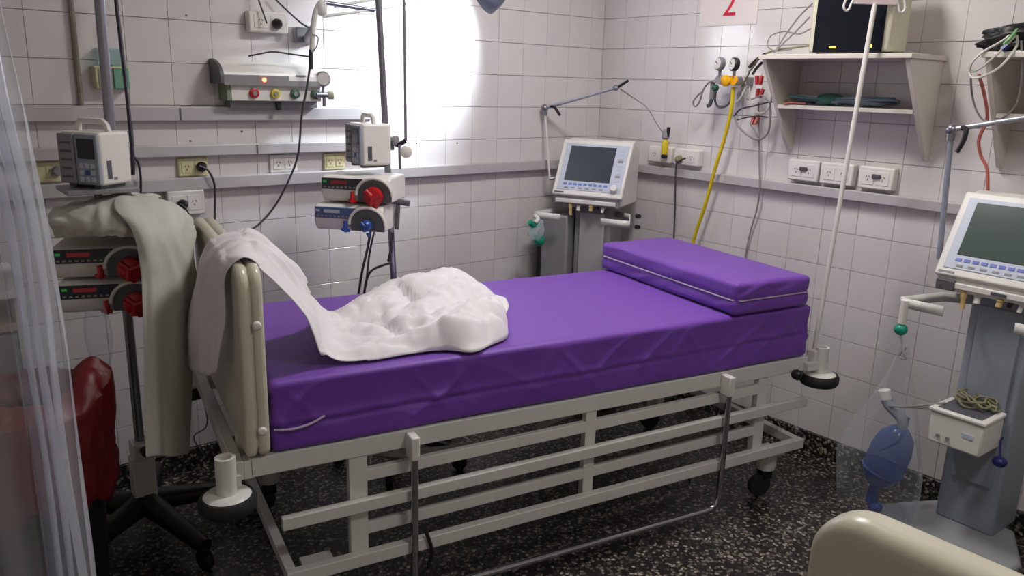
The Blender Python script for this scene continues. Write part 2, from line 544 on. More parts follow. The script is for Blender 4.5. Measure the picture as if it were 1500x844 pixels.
# foot panel (two moulded shells), screw caps
fp = rounded_board(-0.070, -0.040, -0.022, W_ + 0.02, 0.585, 1.096, 0.055).obj('foot_panel', CREAM, bed, bevel=0.012, seg=3)
rounded_board(-0.0385, -0.008, -0.022, W_ + 0.02, 0.585, 1.096, 0.055).obj('inner_shell', CREAM, fp, bevel=0.012, seg=3)
rounded_board(-0.055, -0.022, -0.014, W_ + 0.012, 0.60, 1.088, 0.05).obj('joint_core', CREAM, fp)
for z in (0.945, 0.66):
    MB().lathe([(0.012, 0), (0.012, 0.004), (0.008, 0.009), (0.003, 0.010)], 14, axisM((-0.028, -0.020, z), (0, -1, 0))).obj('screw_cap', WHITE, fp)
for y in (0.12, W_ - 0.12):
    box(-0.0745, -0.040, y - 0.02, y + 0.02, 0.535, 0.60).obj('panel_bracket', FRAME, bed)
# corner bumpers
for (s, y) in ((-0.125, -0.03), (-0.125, W_ + 0.03), (2.05, -0.012), (2.05, W_ + 0.02)):
    bu = MB().lathe([(0.026, 0.0), (0.026, 0.118), (0.017, 0.118), (0.016, 0.09)], 20, Matrix.Translation((s, y, 0.492))).obj('bumper_post', FRAME, bed)
    MB().lathe([(0.028, 0.015), (0.058, 0.015), (0.060, 0.019), (0.054, 0.024), (0.036, 0.026)], 28, Matrix.Translation((s, y, 0.485))).obj('bumper_flange', FRAME, bu)
    MB().lathe([(0.045, -0.026), (0.066, -0.024), (0.073, -0.014), (0.073, 0.008), (0.067, 0.017), (0.045, 0.017)], 28, Matrix.Translation((s, y, 0.487))).obj('bumper_tyre', RUBBER, bu)
    d = 1 if s > 1 else -1
    s_in = 1.97 if d > 0 else -0.09
    box(min(s, s_in), max(s, s_in), y - 0.012, y + 0.012, 0.528, 0.556).obj('bumper_arm', FRAME, bed)
# black end cap of the head rail
MB().lathe([(0.012, 0), (0.020, 0.01), (0.020, 0.03), (0.010, 0.036)], 14, axisM((1.915, -0.002, 0.525), (0.3, -1, -0.3))).obj('lock_knob', BLACK, bed)
# stowed chrome side guard: U-shaped tube clipped to the deck rail
gpts = [(0.385, -0.036, 0.52), (0.385, -0.036, 0.135)]
for k in range(7):
    a = R_(180 + 90 * k / 6)
    gpts.append((0.44 + 0.055 * math.cos(a), -0.036, 0.115 + 0.055 * math.sin(a)))
for k in range(7):
    a = R_(270 + 90 * k / 6)
    gpts.append((1.515 + 0.055 * math.cos(a), -0.036, 0.115 + 0.055 * math.sin(a)))
gpts += [(1.57, -0.036, 0.135), (1.57, -0.036, 0.52)]
gd = tube(gpts, 0.0115, 12).obj('side_guard', CHROME, bed)
for s in (0.385, 1.57):
    box(s - 0.013, s + 0.013, -0.050, 0.002, 0.500, 0.572).obj('guard_clip', WHITE, bed, bevel=0.004)
tube([(0.42, 0.05, 0.508), (0.235, 0.05, 0.498)], 0.008, 10).obj('crank_rod', CHROME, bed)
tube([(0.05, 0.40, 0.50), (1.90, 0.40, 0.50)], 0.016, 10).obj('crank_shaft', STEEL, bed)
tube([(0.25, 0.06, 0.52), (0.50, 0.40, 0.30), (0.80, 0.44, 0.25)], 0.014, 8).obj('lift_strut', FRAME, bed)
tube([(1.25, 0.10, 0.545), (1.05, 0.40, 0.30)], 0.014, 8).obj('lift_strut', FRAME, bed)
tube([(1.33, -0.004, 0.205), (1.36, -0.004, 0.17), (1.45, -0.004, 0.165), (1.44, -0.002, 0.205)], 0.004, 6, 4).obj('hanging_strap', BLACK, bed)
tube([(0.425, -0.030, 0.25), (0.44, -0.034, 0.19), (0.43, -0.03, 0.13)], 0.006, 6, 4).obj('hanging_strap', BLACK, bed)

# ------------------------------------------------------------------ mattress and cushion
def soft_box(sx, sy, sz, rad, nx, ny, nz, disp):
    """rounded box sitting on z=0, corner at the origin; disp(p, n) -> offset"""
    mb = MB()
    def face(o, du, dv, nu, nv):
        rows = []
        for i in range(nu + 1):
            row = []
            for j in range(nv + 1):
                p = Vector(o) + Vector(du) * (i / nu) + Vector(dv) * (j / nv)
                q = Vector((min(max(p.x, rad), sx - rad), min(max(p.y, rad), sy - rad), min(max(p.z, rad), sz - rad)))
                n = (p - q)
                n = n.normalized() if n.length > 1e-9 else Vector((0, 0, 1))
                p2 = q + n * rad
                row.append(p2 + disp(p2, n))
            rows.append(row)
        mb.grid(rows)
    face((0, 0, 0), (sx, 0, 0), (0, sy, 0), nx, ny)
    face((0, 0, sz), (sx, 0, 0), (0, sy, 0), nx, ny)
    face((0, 0, 0), (sx, 0, 0), (0, 0, sz), nx, nz)
    face((0, sy, 0), (sx, 0, 0), (0, 0, sz), nx, nz)
    face((0, 0, 0), (0, sy, 0), (0, 0, sz), ny, nz)
    face((sx, 0, 0), (0, sy, 0), (0, 0, sz), ny, nz)
    return mb
def sgrid(a, k): return 1 - abs(2 * (a * k - math.floor(a * k)) - 1)
def matt_disp(p, n):
    d = Vector((0, 0, 0))
    zf = p.z / 0.20
    side = max(0.0, 1 - abs(n.z))
    # soft sag and waviness everywhere
    d += n * 0.004 * noise.noise(Vector((p.x * 2.3, p.y * 3.1, p.z * 3)))
    # pulled creases on the sides, leaning, and the seam where the cover is tucked
    if side > 0.2:
        u = p.x + p.y * 0.7
        env = math.sin(math.pi * min(max(zf, 0.04), 0.96))
        w = u * 4.2 - zf * 0.9 + 0.5 * noise.noise(Vector((u * 1.7, zf * 0.8, 3.1)))
        r1 = abs(noise.noise(Vector((w * 1.3, zf * 0.30, 8.0))))
        w2 = u * 6.0 + zf * 1.1
        r2 = abs(noise.noise(Vector((w2 * 1.1, zf * 0.4, 21.0))))
        d += n * side * env * (0.008 * math.exp(-r1 / 0.07) + 0.005 * math.exp(-r2 / 0.06) - 0.012 * min(r1, 0.3) - 0.002)
        zs = 0.36 + 0.10 * min(1, p.x / 2.0) + 0.035 * noise.noise(Vector((u * 2.5, 0, 1)))
        k = zf - zs
        on = min(1.0, max(0.0, 0.65 + 1.6 * noise.noise(Vector((u * 1.6, 4, 4)))))
        d -= n * side * 0.0065 * on * math.exp(-(k / 0.035) ** 2)
        if k > 0: d += n * side * 0.004 * on * math.exp(-((k - 0.07) / 0.06) ** 2)
    return d
ML = 1.985
mt = soft_box(ML, 0.80, 0.202, 0.018, 220, 50, 34, matt_disp).obj('mattress', PURPLE, ang=80)
mt.location = Vector(BED_LOC) + Vector((0.0, 0.0, 0.578))
mt.rotation_euler = (0, 0, BED_RZ)
tag(mt, 'purple covered foam mattress lying on the white steel bed', 'mattress')
tube([(0.004, -0.006, 0.072), (0.05, -0.011, 0.068), (0.10, -0.010, 0.074), (0.14, -0.004, 0.088)], 0.0035, 6, 4).obj('zip_tape', PIPING, mt)
def pil_disp(p, n):
    side = max(0.0, 1 - abs(n.z))
    d = n * 0.0035 * noise.noise(Vector((p.x * 5 + 9, p.y * 4, p.z * 6)))
    zf = p.z / 0.115
    d -= n * side * 0.006 * math.exp(-((zf - 0.47) / 0.09) ** 2)
    w = (p.y - p.x) * 5 + zf * 1.3
    d += n * side * (0.004 - 0.016 * min(abs(noise.noise(Vector((w, zf * 0.5, 2.0)))), 0.35))
    return d
pc = soft_box(0.365, 0.82, 0.115, 0.016, 40, 80, 18, pil_disp).obj('foam_cushion', PURPLE, ang=80)
Rb = Matrix.Rotation(BED_RZ, 3, 'Z')
pc.location = Vector(BED_LOC) + Rb @ Vector((1.582, -0.012, 0.784))
pc.rotation_euler = (0, 0, BED_RZ + R_(0.5))
tag(pc, 'thick purple foam head cushion at the head of the mattress', 'cushion')
pp = MB()
pp.tube([(0.366, 0.78, 0.056), (0.366, 0.03, 0.054), (0.350, -0.001, 0.054), (0.02, -0.001, 0.053), (0.0, 0.02, 0.053), (0.0, 0.80, 0.056)], 0.0032, 6)
pp.obj('zip_piping', PIPING, pc)

# ------------------------------------------------------------------ white sheet thrown over the foot panel
def sheet_surface(rows, nu, nv, wr):
    ctrl = [[Vector(p) for p in r] for r in rows]
    cols = [catmull([Vector(r[k]) for r in rows], nu) for k in range(len(rows[0]))]
    out = []
    for i in range(len(cols[0])):
        out.append(catmull([c[i] for c in cols], nv))
    H, Wd = len(out), len(out[0])
    # displace along normal
    res = []
    for i in range(H):
        row = []
        for j in range(Wd):
            a = out[min(i + 1, H - 1)][j] - out[max(i - 1, 0)][j]
            c = out[i][min(j + 1, Wd - 1)] - out[i][max(j - 1, 0)]
            n = a.cross(c)
            n = n.normalized() if n.length > 1e-9 else Vector((0, 0, 1))
            row.append(out[i][j] + n * wr(i / (H - 1), j / (Wd - 1), out[i][j]))
        res.append(row)
    return res
rows = [
 [(-.100, .10, .80), (-.115, .22, .745), (-.150, .36, .725), (-.150, .47, .740)],
 [(-.090, .06, .93), (-.110, .18, .93), (-.128, .28, .93), (-.115, .39, .93)],
 [(-.088, .045, 1.06), (-.094, .13, 1.075), (-.098, .22, 1.08), (-.090, .31, 1.08)],
 [(-.040, .028, 1.106), (-.040, .13, 1.122), (-.040, .22, 1.124), (-.040, .315, 1.116)],
 [(.012, .030, 1.075), (.022, .13, 1.10), (.030, .22, 1.112), (.045, .315, 1.105)],
 [(.055, .035, 1.00), (.090, .14, 1.02), (.11, .24, 1.03), (.135, .32, 1.00)],
 [(.120, .045, .88), (.16, .16, .90), (.19, .28, .905), (.215, .38, .885)],
 [(.190, .055, .800), (.23, .18, .806), (.26, .34, .815), (.275, .52, .800)],
 [(.300, .045, .790), (.33, .20, .800), (.36, .38, .800), (.37, .60, .790)],
 [(.420, .055, .790), (.45, .22, .800), (.47, .42, .800), (.47, .66, .790)],
 [(.510, .045, .790), (.55, .20, .800), (.58, .45, .800), (.60, .74, .790)],
 [(.580, -.005, .790), (.65, .20, .800), (.70, .46, .800), (.76, .79, .790)],
 [(.660, .035, .790), (.73, .25, .800), (.79, .48, .800), (.90, .76, .790)],
 [(.735, .080, .790), (.78, .27, .800), (.85, .44, .800), (.92, .60, .790)],
 [(.800, .200, .790), (.84, .29, .800), (.91, .40, .800), (.95, .50, .790)]]
# fold ridges on the mattress: polyline in bed coordinates, height, half width
RIDGES = [
 ([(0.425, 0.393, 0.860), (0.517, 0.507, 0.870), (0.566, 0.506, 0.880), (0.628, 0.492, 0.880), (0.704, 0.537, 0.890), (0.745, 0.543, 0.890), (0.746, 0.456, 0.870)], 0.105, 0.105),
 ([(0.448, 0.441, 0.850), (0.443, 0.319, 0.850), (0.480, 0.273, 0.840), (0.543, 0.264, 0.840)], 0.060, 0.050),
 ([(0.529, 0.297, 0.860), (0.624, 0.345, 0.870), (0.741, 0.437, 0.870), (0.786, 0.400, 0.860)], 0.090, 0.060),
 ([(0.505, 0.090, 0.840), (0.561, 0.091, 0.850), (0.689, 0.195, 0.860), (0.804, 0.294, 0.860)], 0.082, 0.058),
 ([(0.634, 0.127, 0.840), (0.718, 0.179, 0.850), (0.788, 0.221, 0.850), (0.840, 0.237, 0.840), (0.848, 0.195, 0.820)], 0.062, 0.040),
 ([(0.460, 0.106, 0.820), (0.520, 0.074, 0.830), (0.592, 0.074, 0.830), (0.670, 0.113, 0.840), (0.700, 0.109, 0.820), (0.702, 0.051, 0.810)], 0.060, 0.048),
 ([(0.477, 0.021, 0.810), (0.524, -0.027, 0.810), (0.593, -0.009, 0.810), (0.671, 0.021, 0.810)], 0.034, 0.040),
 ([(0.392, 0.297, 0.830), (0.424, 0.279, 0.840), (0.440, 0.213, 0.830), (0.438, 0.159, 0.820)], 0.050, 0.032),
 ([(0.271, 0.352, 0.820), (0.322, 0.376, 0.830), (0.378, 0.374, 0.840), (0.422, 0.365, 0.840)], 0.052, 0.060),
 ([(0.227, 0.282, 0.810), (0.290, 0.270, 0.810), (0.347, 0.247, 0.810), (0.377, 0.146, 0.810)], 0.034, 0.034),
 ([(0.210, 0.223, 0.800), (0.283, 0.177, 0.800), (0.350, 0.128, 0.800), (0.428, 0.111, 0.810), (0.510, 0.099, 0.820)], 0.030, 0.030),
 ([(0.199, 0.113, 0.790), (0.274, 0.087, 0.800), (0.358, 0.065, 0.800), (0.433, 0.058, 0.800)], 0.026, 0.030),
 ([(0.193, 0.148, 0.800), (0.268, 0.129, 0.800), (0.328, 0.095, 0.790), (0.378, 0.035, 0.790)], 0.020, 0.022),
 ([(0.461, 0.200, 0.840), (0.517, 0.172, 0.850), (0.603, 0.214, 0.860), (0.711, 0.294, 0.860)], 0.070, 0.042)]
RIDGES = [([Vector((q.x, q.y)) for q in catmull([Vector(p) for p in pl], 4)], h, w) for pl, h, w in RIDGES]
def seg_dist(p, a, c):
    ac = c - a
    k = max(0.0, min(1.0, (p - a).dot(ac) / max(ac.length_squared, 1e-9)))
    return (p - a - ac * k).length, k
def heap(p):
    """height of the crumpled heap above the mattress at bed point p"""
    q = Vector((p.x, p.y))
    q += Vector((noise.noise(p * 9), noise.noise(p * 9 + Vector((5, 2, 1))))) * 0.014
    best = 0.010
    second = 0.0
    for pl, h, w in RIDGES:
        d, at = 9, 0
        for i in range(len(pl) - 1):
            dd, k = seg_dist(q, pl[i], pl[i + 1])
            if dd < d: d, at = dd, (i + k) / (len(pl) - 1)
        hh = h * (0.75 + 0.25 * math.sin(math.pi * at)) * (1 + 0.25 * noise.noise(Vector((at * 5, h * 90, 1))))
        val = hh * max(0.0, 1 - (d / (w * 1.35)) ** 2) ** 0.85
        if val > best: second, best = best, val
        elif val > second: second = val
    fine = noise.noise(Vector((p.x * 16 + p.y * 6, p.y * 26 - p.x * 8, 2.0)))
    return best + 0.25 * second + (0.016 * (0.4 - abs(fine)) + 0.007 * (0.4 - abs(noise.noise(Vector((p.x * 38 - p.y * 20, p.y * 44, 5.0)))))) * min(1, best / 0.03)
def wr1(u, v, p):
    if p.x > 0.16:
        return 0.0
    amp = 0.015 if p.x > 0.0 else 0.012
    w = 1.6 * (0.45 - abs(noise.noise(Vector((v * 4.2 + u * 4, u * 5, 1))))) * 1.6 + 0.9 * noise.noise(Vector((v * 9 - u * 7, u * 9, 3)))
    if abs(p.x + 0.04) < 0.035: amp *= 0.5
    return amp * w
bed_sheet_pts = sheet_surface(rows, 13, 26, wr1)
SH_, SW_ = len(bed_sheet_pts), len(bed_sheet_pts[0])
for i, row in enumerate(bed_sheet_pts):
    for j, p in enumerate(row):
        if p.x > 0.12:
            v = j / (SW_ - 1)
            e = min(1.0, v * 9, (1 - v) * 7, (SH_ - 1 - i) / 9.0)
            e = e * (2 - e)
            k = min(1.0, (p.x - 0.12) / 0.16)
            zz = 0.787 + heap(p) * e * (1 if v < 0.5 else 1) + 0.004 * noise.noise(p * 22) * e
            p.z = max(zz, 0.787) if k >= 1 else max(p.z + (heap(p) * e) * k * 0.8, 0.787)
sh = MB().grid(bed_sheet_pts).obj('bed_sheet', LINEN, ang=180, solid=0.002, sub=0)
sh.location = BED_LOC; sh.rotation_euler = (0, 0, BED_RZ)
tag(sh, 'crumpled white sheet thrown over the cream foot panel and heaped on the purple mattress', 'sheet')

# ------------------------------------------------------------------ IV pole at the bed head
ivb = Vector((-0.381, -1.593, 0.570)); ivt = Vector((-0.325, -1.625, 1.852))
iv = thing('iv_pole', 'white drip pole with a hooked top plate standing at the bed head', 'iv pole', ivb)
def rel(p, o): return Vector(p) - Vector(o)
top = rel(ivt, ivb)
tube([(0, 0, -0.075), (0, 0, 0), top], 0.0085, 12).obj('pole', WHITE, iv)
hd = rgt.copy()
MB().box(-0.075, 0.075, -0.004, 0.004, -0.004, 0.06, Matrix.Translation(top) @ Matrix.Rotation(-YAW, 4, 'Z')).obj('top_plate', mat('pinkish_white', srgb(226, 206, 210), rough=0.4), iv, bevel=0.002)
for sgn in (-1, 1):
    c0 = top + hd * (0.074 * sgn)
    pts = [c0 + hd * (sgn * x) + Vector((0, 0, z)) for (x, z) in ((-0.01, 0.03), (0.006, 0.0), (0.014, -0.022), (0.024, -0.026), (0.032, -0.012), (0.026, 0.012), (0.016, 0.034))]
    tube(pts, 0.0042, 8, 4).obj('hook', WHITE, iv)
box(-0.020, 0.020, -0.020, 0.020, -0.03, 0.028).obj('socket_block', WHITE, iv, bevel=0.004)

# ------------------------------------------------------------------ second bed (near right foreground)
bed2 = copy_tree(bed)
bed2.location = (-2.200, -3.475, -0.035)
bed2.rotation_euler = (0, 0, 0)
bed2.location.z = 0.0
bed2.scale = (1.0, 1.0, 0.967)
for ch in list(bed2.children):
    if ch.name.startswith('foot_panel'):
        for g in list(ch.children):
            if not g.name.startswith('screw_cap'): bpy.data.objects.remove(g)
        one = rounded_board(-0.074, -0.008, -0.022, W_ + 0.02, 0.585, 1.096, 0.07, 10).obj('foot_panel', CREAM, bed2, bevel=0.024, seg=5)
        for g in list(ch.children): g.parent = one
        bpy.data.objects.remove(ch)
tag(bed2, 'second hospital bed with a cream foot panel at the lower right corner of the view', 'bed')

# ------------------------------------------------------------------ ventilators
def make_ventilator(name, label, pos, psi, zb, arm, detail):
    v = thing(name, label, 'ventilator', (pos[0], pos[1], 0), psi + math.pi / 2)
    tl = R_(27.8)
    T = Matrix.Translation((0, 0, zb)) @ Matrix.Rotation(-tl, 4, 'X')     # local x right, z up the tilted face, y away
    hw, hh = 0.18, 0.293
    # housing behind the screen
    MX = Matrix(((0, 1, 0, 0), (1, 0, 0, 0), (0, 0, 1, 0), (0, 0, 0, 1)))
    MB().prism([(0.012, zb + 0.0), (0.145, zb + 0.250), (0.20, zb + 0.262), (0.285, zb + 0.215), (0.285, zb - 0.045), (0.035, zb - 0.045)], -0.168, 0.168, MX).obj('head_housing', WHITE, v, bevel=0.006)
    bz = MB().box(-hw, hw, 0, 0.030, 0, hh, T).obj('screen_bezel', WHITE, v, bevel=0.007, seg=3)
    MB().box(-hw + 0.022, hw - 0.014, -0.0025, 0.004, 0.026, hh - 0.022, T).obj('control_face', LTBLUE, bz, bevel=0.001)
    MB().box(-0.130, 0.105, -0.0045, 0.003, 0.074, hh - 0.036, T).obj('screen', SCREEN if detail == 1 else mat('green_reflection_screen', srgb(72, 84, 80), rough=0.16), bz, bevel=0.001)  # green tint of the second screen stands in for reflected light
    for k in range(9):
        zz = 0.085 + k * 0.0195
        MB().box(0.126, 0.150, -0.0045, 0.002, zz, zz + 0.011, T).obj('side_key', GREY if k % 4 == 1 else LTBLUE, bz)
    for k in range(9):
        xx = -0.128 + k * 0.026
        MB().box(xx, xx + 0.018, -0.0045, 0.002, 0.052, 0.062, T).obj('soft_key', BLUEBTN, bz)
    for k in range(6):
        xx = -0.120 + k * 0.036
        MB().box(xx, xx + 0.020, -0.0040, 0.002, 0.034, 0.041, T).obj('touch_key', GREY, bz)
    MB().lathe([(0.019, 0), (0.018, 0.016), (0.015, 0.020)], 20, T @ axisM((0.138, -0.002, 0.046), (0, -1, 0))).obj('rotary_knob', WHITE, bz)
    MB().box(-0.168, -0.118, -0.0015, 0.002, 0.009, 0.016, T).obj('nameplate_strip', DKGREY if detail == 1 else GREY, bz)
    # sill below the screen with connectors
    box(-0.172, 0.165, 0.014, 0.27, zb - 0.050, zb - 0.006).obj('connector_sill', GREY if detail == 1 else WHITE, v, bevel=0.004)
    box(-0.160, 0.150, 0.004, 0.016, zb - 0.040, zb - 0.020).obj('sill_front', WHITE, v, bevel=0.003)
    if detail == 2:
        box(-0.168, -0.110, 0.000, 0.014, zb - 0.048, zb - 0.016).obj('dark_port', DKGREY, v, bevel=0.002)
        box(0.0, 0.045, 0.001, 0.006, zb - 0.036, zb - 0.026).obj('slot', DKGREY, v)
    TAN = mat('tan_fitting', srgb(190, 164, 112), rough=0.4)
    for k, (a, y, l, rr, mm) in enumerate([(-0.085, 0.02, 0.06, 0.010, TAN), (-0.045, 0.03, 0.035, 0.013, WHITE), (0.025, 0.02, 0.03, 0.012, TAN), (0.085, 0.03, 0.035, 0.009, WHITE), (0.055, 0.03, 0.028, 0.010, BLACK)]):
        MB().lathe([(rr, 0), (rr, l * 0.4), (rr * 0.75, l * 0.45), (rr * 0.75, l)], 12, axisM((a, y, zb - 0.042), (0.15 - 0.1 * k, -0.25, -1))).obj('gas_port', mm, v)
    # column, base and casters
    box(-0.085, 0.105, 0.085, 0.27, 0.13, zb - 0.045).obj('column', GREY if detail == 1 else BLUEGREY, v, bevel=0.012, seg=3)
    box(-0.055, 0.075, 0.075, 0.086, 0.30, zb - 0.09).obj('column_cover', mat('pale_grey', srgb(168, 166, 168), rough=0.45) if detail == 1 else BLUEGREY, v, bevel=0.004)
    bs = MB()
    bs.prism([(-0.22, -0.14), (0.22, -0.14), (0.23, 0.0), (0.13, 0.20), (-0.13, 0.20), (-0.23, 0.0)], 0.085, 0.135, Matrix(((1, 0, 0, 0), (0, 0, 1, 0), (0, 1, 0, 0), (0, 0, 0, 1))))
    bs.obj('base', mat('base_grey', srgb(150, 150, 153), rough=0.4), v, bevel=0.012)
    for (a, y) in ((-0.19, -0.06), (0.19, -0.06), (-0.13, 0.18), (0.13, 0.18)):
        c = MB().lathe([(0.016, 0.05), (0.016, 0.088)], 12, Matrix.Translation((a, y, 0))).obj('caster', GREY, v)
        MB().lathe([(0.030, -0.015), (0.042, -0.012), (0.044, 0.0), (0.042, 0.012), (0.030, 0.015)], 18, axisM((a + 0.012, y, 0.045), (1, 0.2, 0))).obj('wheel', RUBBER, c)
    # side handles: flat bar out, forward and back in across the front
    for sg in (-1, 1):
        zc = zb - 0.105
        pts = [(sg * 0.105, 0.17, zc + 0.006), (sg * 0.19, 0.12, zc + 0.004), (sg * 0.245, -0.052, zc), (sg * 0.215, -0.062, zc), (sg * 0.105, -0.058, zc)]
        rows_ = []
        for p in pts:
            rows_.append([Vector(p) + Vector((0, 0, -0.016)), Vector(p) + Vector((0, 0, 0.016))])
        MB().grid(rows_).obj('tray_handle', FRAME, v, solid=0.006)
        if sg > 0:
            for dz in (0.02, -0.02):
                MB().lathe([(0.011, 0), (0.011, 0.02)], 10, axisM((0.245, 0.05, zc + dz * 1.3), (1, -0.5, 0))).obj('clamp_screw', BLACK, v)
    # support arm: post, joint, tube and levers
    p0, p1, p2 = [Vector(a) for a in arm]
    tube([Vector((p0.x + 0.05, 0.16, p0.z + 0.01)), p0], 0.008, 8).obj('arm_clamp', STEEL, v)
    tube([p0, p1], 0.0055 if detail == 1 else 0.009, 10).obj('arm_post', WHITE if detail == 1 else mat('arm_grey', srgb(150, 152, 168), rough=0.35, metal=0.3), v)
    j = tube([p1 + Vector((0, 0, -0.035)), p1 + Vector((0, 0, 0.012))], 0.014, 10).obj('arm_joint', STEEL, v)
    MB().blob(p1, 0.019, 0.019, 0.019, 12, 8).obj('joint_ball', STEEL, j)
    tube([p1, p1 + (p2 - p1) * 0.06, p2], [0.012, 0.009, 0.008], 10).obj('arm_tube', mat('satin_alloy', srgb(172, 172, 182), rough=0.35, metal=0.35), v)
    dr = (p2 - p1).normalized()
    if detail == 1:
        l1 = [p1 + dr * 0.03, p1 + dr * 0.06 + Vector((0.0, -0.01, -0.012)), p1 + dr * 0.085 + Vector((0.01, -0.02, -0.055))]
    else:
        l1 = [p1 + dr * 0.035, p1 + dr * 0.052 + Vector((0, -0.012, -0.010)), p1 + dr * 0.050 + Vector((0.0, -0.015, -0.045)), p1 + dr * 0.036 + Vector((0.0, -0.015, -0.078))]
    tube(l1, [0.010 if detail == 2 else 0.008, 0.007], 8, 3).obj('lever', BLACK, v)
    e = MB().blob(p2, 0.017, 0.017, 0.015, 12, 8).obj('arm_end_joint', STEEL, v)
    tube([p2 + Vector((0.008, 0, 0.002)), p2 + Vector((0.06, 0.0, 0.036))], [0.007, 0.006], 8).obj('lever', BLACK, e)
    return v
def vloc(t, y): return (t[0], y, t[2])
va = (-0.285, -0.120, 1.439); vb = (0.080, -0.120, 1.545); vc = (-0.244, -0.120, 1.089)
vent1 = make_ventilator('ventilator', 'grey ventilator on a cart in the room corner behind the head of the bed', (-0.414, -0.347), R_(204.873), 1.034,
    [(vc[0], 0.12, vc[2]), (va[0], 0.12, va[2]), (vb[0], 0.12, vb[2])], 1)
wa = (-0.249, -0.120, 1.443); wb = (-0.004, -0.120, 1.498); wc = (-0.222, -0.120, 1.013)
vent2 = make_ventilator('ventilator.001', 'pale ventilator with a blue-grey column at the right edge of the view', (-0.452, -2.187), R_(178.027), 0.990,
    [(wc[0], 0.12, wc[2]), (wa[0], 0.12, wa[2]), (wb[0], 0.12, wb[2])], 2)

# side compressor module on the corner ventilator's cart
box(-0.250, -0.095, 0.02, 0.20, 0.17, 0.925).obj('compressor_module', GREY, vent1, bevel=0.01)
box(-0.254, -0.232, 0.012, 0.05, 0.20, 0.86).obj('module_edge', BLACK, vent1, bevel=0.003)

# humidifier on the right ventilator's column
t = thing('humidifier', 'pale humidifier box with a coiled cable on top, clipped to the right ventilator column', 'humidifier', (-0.452, -2.187, 0.455), R_(268.03))
box(-0.085, 0.080, -0.075, 0.073, 0.0, 0.105).obj('body', WHITE, t, bevel=0.007)
box(-0.090, 0.085, -0.080, 0.073, 0.105, 0.118).obj('top_rim', WHITE, t, bevel=0.004)
box(-0.070, 0.065, -0.062, 0.060, 0.112, 0.1195).obj('heater_plate', DKGREY, t)
for a in (-0.05, -0.02):
    MB().lathe([(0.006, 0), (0.006, 0.006)], 10, axisM((a, -0.075, 0.03), (0, -1, 0))).obj('button', GREY, t)
box(0.02, 0.055, -0.0765, -0.07, 0.05, 0.065).obj('label_plate', LTBLUE, t)
cc = []
for k in range(44):
    a = k * 0.62
    rr = 0.036 + 0.016 * math.sin(k * 1.7)
    cc.append((-0.41 - 0.008 * math.sin(k) + rr * 0.9 * math.sin(a), -2.19 + rr * 1.35 * math.cos(a), 0.579 + 0.0007 * k + 0.008 * math.sin(k * 2.3)))
cable('coiled_cable', cc, 0.0036, CABLE_O, 'olive grey cable coiled on top of the humidifier box', n=6, smooth=3)
cable('grey_loop', [(-0.47, -2.12, 0.578), (-0.50, -2.09, 0.57), (-0.53, -2.02, 0.545), (-0.53, -1.97, 0.53), (-0.50, -1.96, 0.515), (-0.46, -2.0, 0.52), (-0.42, -2.08, 0.53)], 0.004, CABLE, 'grey cable loop hanging left of the humidifier', n=6)
kb = thing('blue_cap', 'dark blue round cap hanging right of the humidifier', 'cap', (-0.475, -2.306, 0.435))
MB().blob((0, 0, 0.01), 0.022, 0.022, 0.018, 12, 8).obj('cap', NAVY, kb)
tube([(0, 0, 0.02), (0.07, 0.03, 0.05), (0.135, 0.04, 0.05)], 0.003, 6).obj('tether', NAVY, kb)
cable('hanging_plug_lead', [(-0.40, -1.98, 0.46), (-0.42, -1.985, 0.42), (-0.44, -1.98, 0.38), (-0.46, -1.93, 0.33)], [0.009, 0.003], CABLE_D, 'short dark lead with a plug hanging left of the humidifier', n=8)

# ------------------------------------------------------------------ breathing pieces on the ventilators
def v2w(v, p): return Matrix.Translation(v.location) @ Matrix.Rotation(v.rotation_euler.z, 4, 'Z') @ Vector(p)
a1 = v2w(vent1, (-0.20, -0.10, 0.875))
t = thing('breathing_mask', 'clear breathing mask with green fittings hanging from the corner ventilator handle', 'breathing mask', a1)
MB().lathe([(0.010, 0.04), (0.020, 0.02), (0.034, 0.0), (0.040, -0.03), (0.034, -0.055)], 14, axisM((0, 0, 0), (0.25, -0.3, 1))).obj('mask_body', MASKCLEAR, t)
MB().blob((0.01, 0.0, -0.062), 0.030, 0.026, 0.030, 12, 8).obj('green_swivel', GREEN, t)
tube([(-0.055, 0.0, 0.032), (-0.035, 0.0, 0.016), (0.0, 0, 0.01)], 0.014, 10, 3).obj('green_elbow', GREEN, t)
tube([(0.0, 0.03, 0.058), (-0.01, -0.01, 0.045), (-0.03, -0.01, 0.03)], 0.009, 8, 3).obj('white_tube', WHITE, t)
a2 = v2w(vent2, (-0.225, -0.066, 0.82))
t = thing('breathing_connector', 'white connector with a green cap hanging from the right ventilator handle', 'connector', a2)
tube([(0, 0, 0.075), (0, 0, -0.005)], 0.013, 10).obj('connector_body', WHITE, t)
MB().blob((0, 0, -0.025), 0.022, 0.022, 0.020, 12, 8).obj('green_cap', GREEN, t)
tube([(0, 0, -0.03), (-0.006, -0.02, -0.09), (0.0, -0.03, -0.12), (0.005, -0.005, -0.115), (0.0, -0.028, -0.08)], 0.0045, 6, 4).obj('tube_loop', mat('clear_grey_tube', srgb(168, 168, 178), rough=0.3), t)
